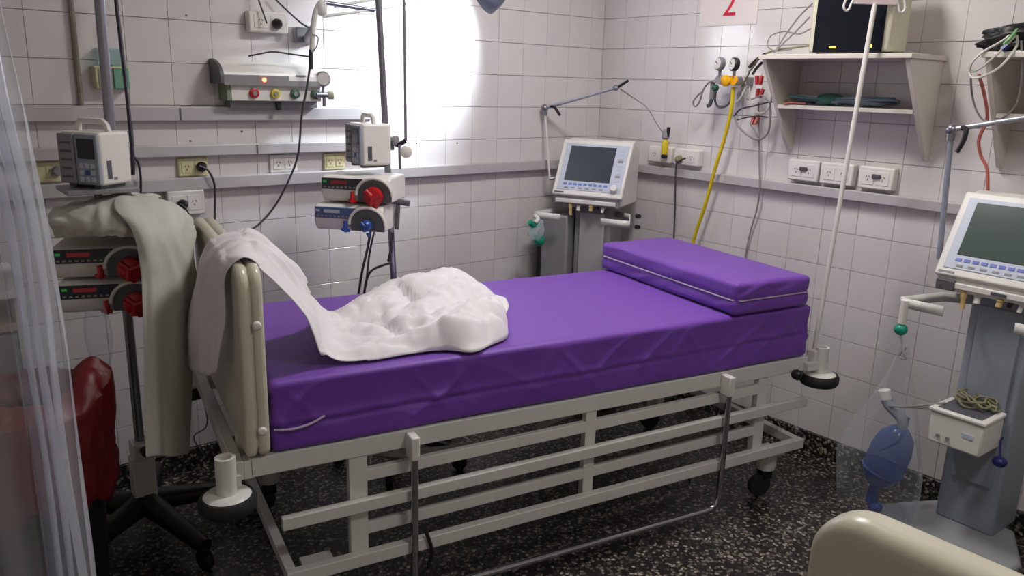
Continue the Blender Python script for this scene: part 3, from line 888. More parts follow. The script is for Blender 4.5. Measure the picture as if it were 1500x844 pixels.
# manual resuscitator in a clear bag
bc = v2w(vent2, (-0.200, -0.07, 0.345))
t = thing('manual_resuscitator', 'blue tinted squeeze resuscitator inside the clear hanging bag', 'resuscitator', bc)
Mt = Matrix.Rotation(R_(14), 4, Vector((1, 0, 0)))
MB().lathe([(0.016, 0.125), (0.030, 0.115), (0.055, 0.085), (0.066, 0.035), (0.067, -0.03), (0.055, -0.085), (0.030, -0.115), (0.016, -0.125)], 24, Mt).obj('squeeze_bag', AMBU, t)
MB().lathe([(0.0685, -0.004), (0.070, 0.0), (0.0685, 0.004)], 24, Mt @ Matrix.Translation((0, 0, -0.05))).obj('band', AMBU, t)
tube([Mt @ Vector((0, 0, 0.12)), Mt @ Vector((0, 0.01, 0.15)), Vector((0, 0.02, 0.18)), Vector((0, 0.035, 0.20))], [0.016, 0.019], 12, 3).obj('valve', BLUEGREY, t)
MB().lathe([(0.021, 0), (0.021, 0.03), (0.016, 0.034)], 14, axisM((0, 0.037, 0.20), (0, 0.3, 1))).obj('valve_cap', WHITE, t)
tube([Mt @ Vector((0, 0, -0.12)), Mt @ Vector((0, -0.005, -0.15)), Mt @ Vector((0, -0.012, -0.19))], [0.017, 0.020], 12, 3).obj('patient_port', BLUE, t)
MB().blob(Mt @ Vector((0, -0.03, -0.195)), 0.022, 0.026, 0.020, 12, 8).obj('port_elbow', BLUE, t)
def bag_rows():
    out = []
    for i in range(15):
        u = i / 14
        z = 0.735 - u * 0.60
        w = 0.012 + 0.128 * min(1, u * 1.5) ** 1.2
        dd = 0.010 + 0.075 * math.sin(math.pi * min(1, 0.08 + u * 0.82))
        row = []
        for k in range(28):
            a = 2 * math.pi * k / 28
            rr = 1 + 0.10 * math.sin(3 * a + 4 * u) + 0.06 * math.sin(7 * a - 5 * u)
            row.append(Vector((dd * rr * math.sin(a), 0.02 * u + w * rr * math.cos(a), z + 0.015 * math.sin(2 * a + 1) * u)))
        row.append(row[0].copy())
        out.append(row)
    return out
bb_ = v2w(vent2, (-0.205, -0.07, 0))
rows_ = [[p + Vector((bb_.x, bb_.y, 0)) for p in r] for r in bag_rows()]
tag(MB().grid(rows_).obj('clear_bag', BAGFILM, ang=180), 'clear plastic bag hanging from the right ventilator handle', 'plastic bag')

# ------------------------------------------------------------------ wall boxes and sockets
def socket(name, label, c, wall, w, h, d, m, slots=2, plug=None, group=None):
    """c: centre on the wall; wall 'b' or 'r'"""
    rz = 0 if wall == 'b' else -math.pi / 2
    t = thing(name, label, 'socket', c, rz, group)
    box(-w / 2, w / 2, -d, 0, -h / 2, h / 2).obj('box', m, t, bevel=0.006)
    for k in range(slots):
        x = (k - (slots - 1) / 2) * w * 0.42
        pl = box(x - w * 0.17, x + w * 0.17, -d - 0.002, -d + 0.002, -h * 0.30, h * 0.30).obj('insert', m, t, bevel=0.001)
        for (sx, sz, an) in ((-0.006, 0.005, 35), (0.006, 0.005, -35), (0, -0.008, 0)):
            box(-0.0012, 0.0012, -d - 0.0032, -d, -0.004, 0.004, Matrix.Translation((x + sx, 0, sz)) @ Matrix.Rotation(R_(an), 4, 'Y')).obj('slot', DKGREY, pl)
    return t
def plug(name, label, c, wall, m, cord, cm, r=0.003):
    """plug body at world point c with a trailing cord (world points)"""
    rz = 0 if wall == 'b' else -math.pi / 2
    t = thing(name, label, 'power plug', c, rz)
    MB().lathe([(0.011, 0.0), (0.019, 0.004), (0.019, 0.016), (0.012, 0.026), (0.006, 0.034)], 14, axisM((0, 0, 0), (0.2, -1, -0.1))).obj('plug_body', m, t)
    if cord:
        Mi = (Matrix.Translation(c) @ Matrix.Rotation(rz, 4, 'Z')).inverted()
        tube([Mi @ Vector(p) for p in cord], r, 6, 5).obj('cord', cm, t)
    return t
socket('wall_socket', 'white double socket box high on the back wall above the gas panel', (-1.838, -0.001, 1.752), 'b', 0.155, 0.076, 0.042, WHITE)
plug('power_plug', 'black plug in the high white socket box above the gas panel', (-1.812, -0.045, 1.748), 'b', BLACK,
     [(-1.860, -0.075, 1.745), (-1.870, -0.060, 1.794), (-1.879, -0.050, 1.837), (-1.886, -0.040, 1.923)], CABLE_D)
socket('wall_socket', 'yellowed socket plate at the left end of the trunking, left of the pump stand', (-2.617, -0.001, 1.2185), 'b', 0.093, 0.072, 0.012, YELLOWED, 1)
MB_ = tag(MB().lathe([(0.010, 0), (0.018, 0.006), (0.014, 0.028)], 14).obj('grey_plug', GREY), 'grey plug in the leftmost yellowed socket plate', 'power plug'); MB_.location = (-2.60, -0.014, 1.222); MB_.rotation_euler = (R_(90), 0, 0)
socket('wall_socket', 'yellowed socket plate with a black plug, directly above the white boxed socket', (-2.147, -0.001, 1.2145), 'b', 0.112, 0.070, 0.012, YELLOWED, 2)
plug('power_plug', 'black plug in the yellowed socket plate right of the pump stand', (-2.122, -0.016, 1.217), 'b', BLACK,
     [(-2.135, -0.045, 1.222), (-2.107, -0.050, 1.206), (-2.087, -0.050, 1.162), (-2.084, -0.045, 1.112), (-2.092, -0.040, 0.993), (-2.118, -0.040, 0.754)], CABLE_D, 0.0045)
socket('wall_socket', 'white flush socket plate under the middle trunking', (-1.789, -0.001, 1.2145), 'b', 0.116, 0.074, 0.010, WHITE, 2)
socket('wall_socket', 'yellowed socket plate partly behind the far pump', (-1.565, -0.001, 1.2145), 'b', 0.10, 0.070, 0.012, YELLOWED, 2)
socket('wall_socket', 'white boxed socket below the trunking, left of the cream foot panel', (-2.188, -0.001, 1.086), 'b', 0.136, 0.094, 0.035, WHITE, 2)
plug('power_plug', 'black plug in the white boxed socket beside the white draped stand', (-2.207, -0.038, 1.083), 'b', BLACK,
     [(-2.225, -0.075, 1.092), (-2.206, -0.080, 1.071), (-2.184, -0.060, 1.017), (-2.183, -0.050, 0.872), (-2.198, -0.040, 0.433), (-2.177, -0.060, 0.209), (-2.234, -0.060, 0.159), (-2.197, -0.060, 0.066)], CABLE_D)
socket('wall_socket', 'small grey box on the back wall beside the lamp arm', (-1.684, -0.001, 1.712), 'b', 0.083, 0.062, 0.03, GREY, 0)
R_SOCK = [(-1.255, 'white socket box on the right wall, leftmost of the three under the shelf', 1),
          (-1.405, 'white socket box on the right wall, partly crossed by the drip pole', 0),
          (-1.570, 'white socket box on the right wall, rightmost of the three under the shelf', 1)]
for (y, lb, dk) in R_SOCK:
    s_ = socket('wall_socket', lb, (-0.001, y, 1.230), 'r', 0.142, 0.088, 0.040, WHITE, 2, group=None)
    if dk:
        box(-0.012, 0.022, -0.050, -0.038, 0.000, 0.016).obj('flap', DKGREY, s_, bevel=0.003)
socket('wall_socket', 'white socket box on the right wall just right of the corner ventilator', (-0.001, -0.470, 1.232), 'r', 0.145, 0.078, 0.040, WHITE, 2)
socket('wall_socket', 'white socket box on the right wall holding the olive plug', (-0.001, -0.635, 1.232), 'r', 0.150, 0.078, 0.040, WHITE, 2)
plug('power_plug', 'olive grey plug in the socket box left of the yellow hose', (-0.043, -0.600, 1.220), 'r', CABLE_O, [(-0.080, -0.664, 1.232), (-0.075, -0.629, 1.215), (-0.060, -0.595, 1.179), (-0.050, -0.600, 1.000), (-0.050, -0.608, 0.832)], CABLE_D, 0.0045)
t = thing('yellow_gas_plug', 'yellow gas probe with a dark grip above the socket by the corner ventilator', 'gas plug', (-0.060, -0.517, 1.238))
MB().lathe([(0.014, 0.0), (0.016, 0.01), (0.016, 0.055), (0.010, 0.072)], 14).obj('probe', YELLOW, t)
MB().lathe([(0.012, 0.072), (0.020, 0.080), (0.018, 0.10), (0.010, 0.12)], 12).obj('grip', GREY, t)
tube([(0, -0.012, 0.085), (0.0, -0.016, 0.13)], 0.009, 8).obj('lever', BLACK, t)
MB().lathe([(0.010, 0), (0.018, -0.008), (0.012, -0.02)], 12).obj('black_collar', BLACK, t)
cable('thin_clear_line', [(-0.296, -0.420, 1.542), (-0.100, -0.339, 1.495), (-0.080, -0.405, 1.455), (-0.060, -0.446, 1.391), (-0.050, -0.490, 1.338)], 0.0028, CABLE, 'thin grey line from the corner ventilator arm to the yellow gas probe')
cable('yellow_hose', [(-0.100, -0.911, 1.562), (-0.100, -0.911, 1.468), (-0.090, -0.884, 1.348), (-0.085, -0.844, 1.207), (-0.070, -0.794, 1.027), (-0.060, -0.736, 0.848), (-0.060, -0.694, 0.609), (-0.060, -0.673, 0.393)], 0.0085, YELLOW, 'yellow gas hose hanging down the right wall behind the cushion', 'hose', n=10)
cable('grey_wall_cable', [(-0.050, -1.013, 1.501), (-0.045, -1.041, 1.269), (-0.050, -1.062, 1.145), (-0.030, -1.047, 1.042), (-0.020, -1.018, 0.928), (-0.020, -1.005, 0.783), (-0.020, -1.019, 0.575)], 0.0045, CABLE, 'grey cable hanging down the right wall right of the yellow hose')

# ------------------------------------------------------------------ paper sign with the red 2
t = thing('paper_sign', 'white paper sheet with a red number 2 taped high on the right wall', 'sign', (-0.002, -0.776, 1.832), -math.pi / 2)
box(-0.155, 0.155, -0.0012, 0.0, 0.0, 0.215).obj('sheet', PAPER, t)
cu = bpy.data.curves.new('digit', 'FONT')
cu.body = '2'; cu.size = 0.16; cu.extrude = 0.0004; cu.align_x = 'CENTER'
tmp = bpy.data.objects.new('digit_tmp', cu); COL.objects.link(tmp)
dg = bpy.context.evaluated_depsgraph_get()
me = bpy.data.meshes.new_from_object(tmp.evaluated_get(dg))
bpy.data.objects.remove(tmp)
me.materials.clear(); me.materials.append(REDINK)
d2 = bpy.data.objects.new('digit', me); COL.objects.link(d2); d2.parent = t
d2.location = (0.006, -0.002, 0.040); d2.rotation_euler = (R_(90), 0, 0)

# ------------------------------------------------------------------ wall shelves, monitor
def make_shelf(name, label, yl, yr):
    w = yl - yr
    t = thing(name, label, 'shelf', (-0.001, yl, 1.31), -math.pi / 2)     # local x = along the wall (to the right), -y = into the room
    box(-0.01, w + 0.01, -0.275, 0.0, 0.362, 0.380).obj('top_board', WOODY, t, bevel=0.002)
    box(0.018, w - 0.018, -0.148, 0.0, 0.172, 0.188).obj('lower_board', WOODY, t, bevel=0.002)
    for x in (0.0, w - 0.017):
        MX = Matrix(((0, 1, 0, 0), (1, 0, 0, 0), (0, 0, 1, 0), (0, 0, 0, 1)))
        MB().prism([(0, 0.362), (-0.262, 0.362), (-0.255, 0.340), (-0.030, 0.010), (-0.022, 0.0), (0, 0.0)], x, x + 0.017, MX).obj('bracket', WOODY, t, bevel=0.0015)
    return t
make_shelf('wall_shelf', 'white two-tier wall shelf carrying the dark monitor on the right wall', -1.155, -1.745)
make_shelf('wall_shelf', 'white two-tier wall shelf cut by the right edge of the view', -1.985, -2.575)
t = thing('patient_monitor', 'cream patient monitor with a dark screen on the left wall shelf', 'monitor', (-0.270, -1.515, 1.691), -math.pi / 2)
box(-0.160, 0.152, 0.0, 0.13, 0.004, 0.30).obj('case', mat('monitor_case', srgb(206, 202, 180), rough=0.4), t, bevel=0.008)
box(-0.138, 0.128, -0.004, 0.002, 0.004, 0.28).obj('screen', SCREEN2, t, bevel=0.002)
box(-0.070, -0.045, -0.006, -0.002, 0.018, 0.024).obj('orange_lamp', LED_O, t)
box(0.080, 0.092, -0.006, -0.002, 0.018, 0.030).obj('orange_lamp', LED_O, t)
for x in (-0.12, 0.12):
    box(x - 0.02, x + 0.02, 0.03, 0.11, 0.0, 0.006).obj('foot', RUBBER, t)
# cables beside the monitor
for k, (pts, rr, mm, lb) in enumerate([
    ([(-0.200, -1.339, 1.726), (-0.180, -1.245, 1.719), (-0.200, -1.167, 1.708), (-0.260, -1.147, 1.685), (-0.220, -1.091, 1.650), (-0.120, -1.001, 1.631)], 0.0042, CABLE_O, 'olive cable lying along the left end of the monitor shelf'),
    ([(-0.180, -1.298, 1.882), (-0.170, -1.239, 1.835), (-0.180, -1.193, 1.766), (-0.220, -1.183, 1.705)], 0.0032, CABLE, 'grey lead rising beside the monitor, longest of the fan'),
    ([(-0.180, -1.293, 1.832), (-0.180, -1.240, 1.781), (-0.200, -1.195, 1.729), (-0.230, -1.185, 1.699)], 0.0032, CABLE, 'grey lead rising beside the monitor, lower one of the fan'),
    ([(-0.190, -1.310, 1.788), (-0.180, -1.253, 1.770), (-0.170, -1.185, 1.783), (-0.180, -1.131, 1.768), (-0.190, -1.123, 1.731), (-0.200, -1.164, 1.708), (-0.200, -1.243, 1.712)], 0.0028, CABLE, 'thin grey loop of lead left of the monitor'),
]):
    cable('monitor_lead', pts, rr, mm, lb)
# tangle on the lower tier
tg = []
random.seed(11)
t = thing('tubing_tangle', 'teal and grey tangle of tubing on the lower tier of the monitor shelf', 'tubing', (-0.075, -1.42, 1.499))
for k in range(5):
    pts = [(random.uniform(-0.05, 0.045), random.uniform(-0.24, 0.22), 0.008 + random.uniform(0, 0.028)) for i in range(8)]
    tube(pts, 0.005, 6, 5).obj('tube', [TEAL, CABLE_D, mat('slate_tube', srgb(108, 122, 140), rough=0.5), TEAL, CABLE][k], t)
MB().blob((0.0, 0.06, 0.026), 0.04, 0.06, 0.024, 14, 8).obj('green_pouch', mat('green_pouch', srgb(62, 108, 96), rough=0.8), t)
MB().blob((0.0, -0.10, 0.018), 0.045, 0.10, 0.017, 14, 8).obj('grey_pouch', mat('slate_pouch', srgb(104, 116, 132), rough=0.8), t)
cable('red_tube', [(-0.13, -1.19, 1.505), (-0.147, -1.20, 1.50), (-0.152, -1.23, 1.506), (-0.12, -1.28, 1.505)], 0.004, CABLE_R, 'short salmon tube end lying on the lower tier of the monitor shelf', 'tube')

# second shelf: pouch and leads
t = thing('black_pouch', 'black cuff pouch heaped on the right hand shelf', 'pouch', Vector((-0.190, -2.052, 1.696)).xy.to_3d() + Vector((0, 0, 1.691)))
rows_ = []
for i in range(25):
    row = []
    for k in range(41):
        a = 2 * math.pi * (k % 40) / 40
        th = math.pi * i / 24
        rr = 0.86 + 0.34 * noise.noise(Vector((math.cos(a) * 2.2, math.sin(a) * 2.2, th * 1.8))) + 0.14 * noise.noise(Vector((math.cos(a) * 5, math.sin(a) * 5, th * 4)))
        row.append(Vector((0.075 * math.sin(th) * math.cos(a) * rr, 0.165 * math.sin(th) * math.sin(a) * rr - 0.02, 0.050 + 0.046 * math.cos(th) * rr - 0.12 * max(0, 0.165 * math.sin(th) * math.sin(a) * rr))))
    rows_.append(row)
zmin = min(p.z for r in rows_ for p in r)
for r in rows_:
    for p in r: p.z = max(p.z, 0.002)
MB().grid(rows_).obj('pouch_body', BLACK, t, ang=80)
for k, (pts, rr, mm, lb) in enumerate([
    ([(-0.250, -2.049, 1.747), (-0.260, -2.020, 1.719), (-0.280, -1.982, 1.689), (-0.290, -1.958, 1.655), (-0.280, -1.954, 1.630), (-0.280, -1.982, 1.639), (-0.290, -2.031, 1.684), (-0.270, -2.064, 1.737)], 0.004, CABLE_L, 'pale lead looped over the front of the right hand shelf'),
    ([(-0.250, -2.061, 1.743), (-0.270, -2.072, 1.701), (-0.300, -2.047, 1.642), (-0.290, -1.998, 1.613), (-0.280, -1.962, 1.609), (-0.270, -1.946, 1.630), (-0.270, -1.946, 1.656)], 0.004, CABLE_L, 'pale lead hanging lowest over the right hand shelf'),
    ([(-0.250, -1.943, 1.622), (-0.200, -1.939, 1.553), (-0.180, -1.957, 1.498), (-0.170, -1.987, 1.470), (-0.180, -2.039, 1.486), (-0.200, -2.078, 1.535), (-0.240, -2.092, 1.619), (-0.270, -2.084, 1.721)], 0.0035, CABLE, 'grey lead hanging in a long loop below the right hand shelf'),
    ([(-0.285, -2.041, 1.709), (-0.280, -2.058, 1.733), (-0.240, -2.056, 1.756)], 0.006, mat('lime_lead', srgb(120, 170, 110), rough=0.4), 'short green lead on the black pouch'),
    ([(-0.285, -2.039, 1.694), (-0.280, -2.051, 1.709)], 0.010, NAVY, 'dark blue connector on the front of the right hand shelf'),
    ([(-0.270, -1.977, 1.618), (-0.220, -1.981, 1.565), (-0.180, -1.987, 1.499), (-0.160, -1.980, 1.465), (-0.140, -1.960, 1.407), (-0.120, -1.967, 1.354), (-0.120, -1.994, 1.310), (-0.120, -2.010, 1.225), (-0.100, -2.020, 1.118)], 0.006, CABLE_R, 'salmon red tube hanging from the right hand shelf to the ventilator'),
]):
    cable('lead', pts, rr, mm, lb)

# ------------------------------------------------------------------ gas regulators on the right wall
def regulator(name, label, c, body, gm, knob, knobm):
    t = thing(name, label, 'regulator', c, -math.pi / 2)
    box(-0.020, 0.020, 0.0, 0.115, -0.030, 0.006).obj('wall_stub', GREY, t, bevel=0.004)
    tube([(0, -0.01, -0.012), (0, 0.02, -0.012)], 0.020, 14).obj('valve_body', body, t)
    tube([(0, -0.004, -0.005), (0, -0.006, 0.030)], 0.007, 8).obj('stem', STEEL, t)
    g = MB().lathe([(0.026, 0.0), (0.029, 0.004), (0.029, 0.020), (0.026, 0.023)], 22, axisM((0, 0.006, 0.055), (-0.35, -1, 0.1))).obj('gauge', gm, t)
    MB().lathe([(0.0235, 0.0), (0.0235, 0.0015)], 22, axisM((-0.0079, -0.0162, 0.0572), (-0.35, -1, 0.1))).obj('dial', WHITE, g)
    tube([Vector((-0.008, -0.0182, 0.0570)), Vector((-0.020, -0.0158, 0.0680))], 0.0012, 6).obj('needle', BLACK, g)
    kr = 1.6 if knobm is YELLOW2 else 1.0
    MB().lathe([(0.012 * kr, 0), (0.015 * kr, 0.004), (0.015 * kr, 0.018), (0.010 * kr, 0.024)], 14, axisM(knob, (-0.2, -1, -0.2))).obj('knob', knobm, t)
    return t
regulator('gas_regulator', 'grey gas regulator with a pale dial, left of the pair on the right wall', Vector((-0.115, -0.849, 1.604)), GREY, GREY, (0.0, -0.015, -0.045), DKGREEN)
regulator('gas_regulator', 'gas regulator with a yellow valve and black rimmed dial, right of the pair', Vector((-0.115, -0.924, 1.602)), YELLOW2, BLACK, (-0.026, -0.012, -0.012), YELLOW2)
t = thing('flow_tube', 'grey flow bottle with a dark tip hanging under the left regulator', 'flow meter', (-0.100, -0.801, 1.568), -math.pi / 2)
tube([(0, 0, 0.015), (0, 0, -0.06)], 0.012, 10).obj('tube_body', GREY, t)
tube([(0, 0, -0.06), (-0.006, -0.002, -0.085), (-0.018, -0.004, -0.09)], 0.009, 8, 3).obj('outlet', DKGREY, t)
for pts, rr, mm, lb in [
    ([(-0.110, -0.857, 1.595), (-0.120, -0.799, 1.583), (-0.110, -0.758, 1.547), (-0.100, -0.736, 1.498), (-0.090, -0.707, 1.472), (-0.090, -0.690, 1.490), (-0.100, -0.722, 1.522), (-0.110, -0.758, 1.541)], 0.004, CABLE, 'thin grey hose looped left of the regulators'),
    ([(-0.100, -0.905, 1.550), (-0.100, -0.903, 1.503), (-0.100, -0.877, 1.479), (-0.100, -0.840, 1.477), (-0.100, -0.819, 1.506), (-0.100, -0.821, 1.554)], 0.0055, CABLE_D, 'dark hose hanging in a loop under the regulators'),
    ([(-0.080, -0.957, 1.592), (-0.080, -0.949, 1.540), (-0.090, -0.994, 1.512), (-0.100, -1.060, 1.531), (-0.100, -1.103, 1.504), (-0.100, -1.112, 1.543)], 0.004, CABLE, 'grey lead loop right of the regulators, highest of the tangle'),
    ([(-0.080, -0.914, 1.439), (-0.090, -0.954, 1.470), (-0.100, -1.028, 1.487), (-0.100, -1.094, 1.504), (-0.090, -1.126, 1.505)], 0.0035, CABLE_D, 'dark lead crossing the tangle below the red connectors'),
    ([(-0.080, -0.918, 1.433), (-0.080, -0.945, 1.393), (-0.070, -0.999, 1.355), (-0.070, -1.052, 1.347), (-0.070, -1.086, 1.372), (-0.080, -1.100, 1.425), (-0.090, -1.097, 1.504)], 0.0045, CABLE, 'thick grey lead hanging in the lowest loop of the tangle'),
    ([(-0.080, -0.999, 1.414), (-0.070, -1.032, 1.369), (-0.060, -1.041, 1.349)], 0.0035, CABLE, 'short grey lead end in the lowest loop of the tangle'),
    ([(-0.090, -0.946, 1.563), (-0.120, -0.993, 1.608), (-0.140, -1.015, 1.630)], 0.0045, CABLE_O, 'olive lead joining the regulators to the shelf cable'),
    ([(-0.090, -0.988, 1.563), (-0.100, -1.009, 1.501), (-0.090, -1.049, 1.457), (-0.090, -1.093, 1.481), (-0.100, -1.106, 1.538)], 0.0035, CABLE_L, 'pale lead loop behind the red connectors'),
    ([(-0.100, -0.955, 1.608), (-0.090, -0.967, 1.569), (-0.090, -0.951, 1.522), (-0.090, -0.925, 1.498)], 0.0045, CABLE_L, 'cream lead stub between the yellow valve and the red connectors'),
    ([(-0.070, -0.927, 1.422), (-0.080, -0.982, 1.436), (-0.080, -1.037, 1.444), (-0.080, -1.085, 1.441)], 0.003, CABLE_D, 'thin dark lead across the faded red connector'),
    ([(-0.270, -1.169, 1.690), (-0.240, -1.112, 1.670), (-0.180, -1.041, 1.646)], 0.007, BLACK, 'black plug hanging at the left end of the monitor shelf'),
    ([(-0.240, -1.139, 1.659), (-0.220, -1.103, 1.639), (-0.180, -1.061, 1.618)], 0.006, BLACK, 'second black plug hanging just below the shelf end'),
]:
    cable('hose_loop' if rr > 0.005 else 'lead', pts, rr, mm, lb)
for (px, pt, lb) in [(0, (-0.090, -1.032, 1.595), 'upper red connector with white tips beside the regulators'), (1, (-0.090, -1.042, 1.542), 'middle red connector block beside the regulators'), (2, (-0.070, -1.018, 1.426), 'faded red connector lowest in the cable tangle')]:
    t = thing('red_connector', lb, 'connector', pt, -math.pi / 2)
    rm = RED if px < 2 else CABLE_R
    for k in (-1, 1):
        box(-0.006, 0.006, -0.008, 0.008, -0.020, 0.016, Matrix.Translation((0.010 * k, 0, 0)) @ Matrix.Rotation(R_(8 * k + 10 * px), 4, 'Y')).obj('plug_half', rm, t, bevel=0.002)
    box(-0.016, 0.012, -0.006, 0.006, 0.016, 0.028).obj('white_tip', WHITE, t, bevel=0.002)

# ------------------------------------------------------------------ gas outlet panel on the back wall
GX0, GX1 = -2.045, -1.665
t = thing('gas_outlet_unit', 'white medical gas panel with coloured outlets and a glowing red light on the back wall', 'gas panel', (-1.855, -0.001, 1.455))
MXp = Matrix(((0, 1, 0, 0), (1, 0, 0, 0), (0, 0, 1, 0), (0, 0, 0, 1)))
cov = [(0, 0.150)] + [(-0.105 * math.sin(R_(a)) , 0.090 + 0.062 * math.cos(R_(a)) ) for a in range(10, 91, 10)] + [(-0.105, 0.066), (0, 0.066)]
MB().prism(cov, -0.190, 0.200, MXp).obj('lamp_cover', WHITE, t, bevel=0.003)
MB().prism([(y * 1.04, 0.066 + (z - 0.066) * 1.06) for y, z in cov], -0.206, -0.190, MXp).obj('end_cap', DKGREY, t, bevel=0.003)
MB().prism([(-0.1035, 0.063), (-0.1075, 0.063), (-0.1075, 0.098), (-0.1035, 0.100)], -0.190, 0.06, MXp).obj('grey_band', GREY, t)
MB().prism([(-0.1035, 0.063), (-0.1075, 0.063), (-0.1075, 0.082), (-0.1035, 0.084)], 0.06, 0.200, MXp).obj('grey_band', GREY, t)
MB().lathe([(0.0075, 0), (0.0075, 0.005)], 12, axisM((-0.040, -0.1065, 0.084), (0, -1, 0))).obj('red_light', LED_R, t)
box(0.09, 0.13, -0.1065, -0.10, 0.100, 0.105).obj('marking', GREY, t)
box(-0.160, 0.200, -0.088, 0.0, 0.006, 0.066).obj('outlet_rail', WHITE, t, bevel=0.003)
box(-0.176, -0.160, -0.086, 0.0, 0.006, 0.066).obj('rail_end', mat('greenish_end', srgb(128, 140, 120), rough=0.5), t, bevel=0.003)
box(-0.155, 0.195, -0.060, 0.0, -0.020, 0.006).obj('rail_shadow_strip', GREY, t)  # grey strip drawn in place of the shadow under the outlet rail
for x, mm, lb in ((-0.075, RED, 'red'), (0.008, mat('yellow_outlet', srgb(196, 178, 40), rough=0.4), 'yellow'), (0.088, DKGREEN, 'green'), (0.172, DKGREEN, 'green')):
    o_ = MB().lathe([(0.018, 0), (0.018, 0.010), (0.013, 0.012)], 18, axisM((x, -0.088, 0.034), (0, -1, 0))).obj('outlet', mm, t)
    MB().lathe([(0.009, 0), (0.009, 0.004)], 14, axisM((x, -0.099, 0.034), (0, -1, 0))).obj('outlet_core', GREY, o_)
box(0.020, 0.038, -0.075, -0.060, -0.028, 0.004).obj('latch', BLACK, t, bevel=0.003)
t = thing('oxygen_flowmeter', 'small flow gauge with a cream knob plugged into the right end of the gas panel', 'flow meter', (-1.655, -0.10, 1.487))
tube([(-0.028, 0, 0.0), (0.025, 0, 0.0)], 0.011, 10).obj('body', STEEL, t)
MB().lathe([(0.014, 0), (0.017, 0.004), (0.017, 0.022), (0.012, 0.026)], 14, axisM((0.022, 0, 0), (1, -0.3, 0))).obj('knob', CREAM, t)
tube([(0, 0, 0.0), (0.004, 0, 0.045)], 0.006, 8).obj('stem', STEEL, t)
g_ = MB().lathe([(0.027, 0.0), (0.030, 0.004), (0.030, 0.018), (0.027, 0.021)], 20, axisM((0.006, 0.008, 0.062), (-0.3, -1, 0))).obj('gauge', GREY, t)
MB().lathe([(0.024, 0.0), (0.024, 0.0015)], 20, axisM((0.0, -0.0125, 0.062), (-0.3, -1, 0))).obj('dial', WHITE, g_)
tube([(0.006, 0, -0.01), (0.006, 0, -0.045)], 0.007, 8).obj('outlet', STEEL, t)

# ------------------------------------------------------------------ exam lamp on its arm
lm = Vector((-1.684, -0.031, 1.712))
t = thing('exam_lamp', 'articulated examination lamp shining on the back wall, arm above the gas panel', 'lamp', lm)
A = lambda p: Vector(p) - lm
e0, e1, e2 = Vector((-1.717, -0.150, 1.648)), Vector((-1.709, -0.150, 1.738)), Vector((-1.692, -0.150, 1.805))
tube([A((-1.684, -0.031, 1.70)), A(e1 + Vector((0, 0.02, -0.01))), A(e1)], 0.012, 10).obj('wall_arm', GREY, t)
tube([A(e0), A(e1), A(e2), A(Vector((-1.663, -0.150, 1.827)))], 0.0105, 10, 4).obj('upright', FRAME, t)
MB().blob(A(Vector((-1.672, -0.150, 1.809))), 0.024, 0.020, 0.030, 12, 8).obj('elbow_cover', WHITE, t)
tube([A((-1.660, -0.150, 1.830)), A((-1.451, -0.160, 1.818))], 0.0085, 10).obj('arm_rod', STEEL, t)
tube([A((-1.665, -0.150, 1.780)), A((-1.451, -0.160, 1.821)), A((-1.260, -0.180, 1.863))], 0.0065, 10).obj('arm_rod', FRAME, t)
tube([A((-1.618, -0.150, 1.821)), A((-1.414, -0.160, 1.867)), A((-1.180, -0.200, 1.935))], 0.0065, 10).obj('arm_rod', FRAME, t)
tube([A((-1.260, -0.180, 1.863)), A((-1.180, -0.200, 1.935)), A(LAMP_POS + Vector((0.02, -0.03, 0.09)))], 0.008, 10).obj('neck', FRAME, t)
tube([A((-1.516, -0.150, 1.806)), A((-1.507, -0.150, 1.786)), A((-1.489, -0.150, 1.798)), A((-1.367, -0.160, 1.806))], 0.002, 6, 3).obj('spring_wire', STEEL, t)
ax = (LAMP_AIM - LAMP_POS).normalized()
sh_ = MB().lathe([(0.018, -0.13), (0.030, -0.125), (0.052, -0.08), (0.074, -0.03), (0.085, 0.022)], 26, Matrix.Translation(A(LAMP_POS)) @ Vector(ax).to_track_quat('Z', 'Y').to_matrix().to_4x4())
sh_.f = sh_.f[:-1]
so = sh_.obj('lamp_shade', LAMPGREY, t, solid=0.003)
MB().blob(A(LAMP_POS - ax * 0.045), 0.026, 0.026, 0.026, 14, 10).obj('bulb', BULB, t)

t = thing('call_cord', 'thin dark cord with a black switch hanging from the lamp upright', 'cord', Vector((-1.724, -0.150, 1.620)))
o_ = Vector((-1.724, -0.150, 1.620))
tube([(0.002, 0, 0.036), (0, 0, -0.036)], 0.0085, 10).obj('switch', BLACK, t)
tube([Vector(p) - o_ for p in ((-1.728, -0.150, 1.592), (-1.740, -0.140, 1.510), (-1.755, -0.120, 1.406), (-1.762, -0.090, 1.260), (-1.796, -0.080, 1.166), (-1.852, -0.060, 1.058), (-1.923, -0.060, 0.987), (-1.993, -0.060, 0.947), (-2.061, -0.050, 0.879), (-2.095, -0.050, 0.753))], 0.0042, 6, 5).obj('cord', CABLE_D, t)
cable('thin_wire', [(-1.817, -0.030, 1.849), (-1.764, -0.040, 1.801), (-1.719, -0.060, 1.758), (-1.710, -0.130, 1.733)], 0.0035, CABLE_D, 'dark wire sloping down from the ceiling to the lamp upright', 'wire')
cable('panel_wire', [(-1.947, -0.100, 1.623), (-1.913, -0.120, 1.632), (-1.860, -0.120, 1.642), (-1.793, -0.120, 1.637), (-1.730, -0.145, 1.630)], 0.0032, CABLE_D, 'black wire lying along the top of the gas panel', 'wire')
cable('loop_wire', [(-1.717, -0.160, 1.712), (-1.700, -0.170, 1.700), (-1.707, -0.170, 1.668), (-1.722, -0.160, 1.645)], 0.0025, CABLE, 'short grey wire loop on the lamp upright', 'wire')

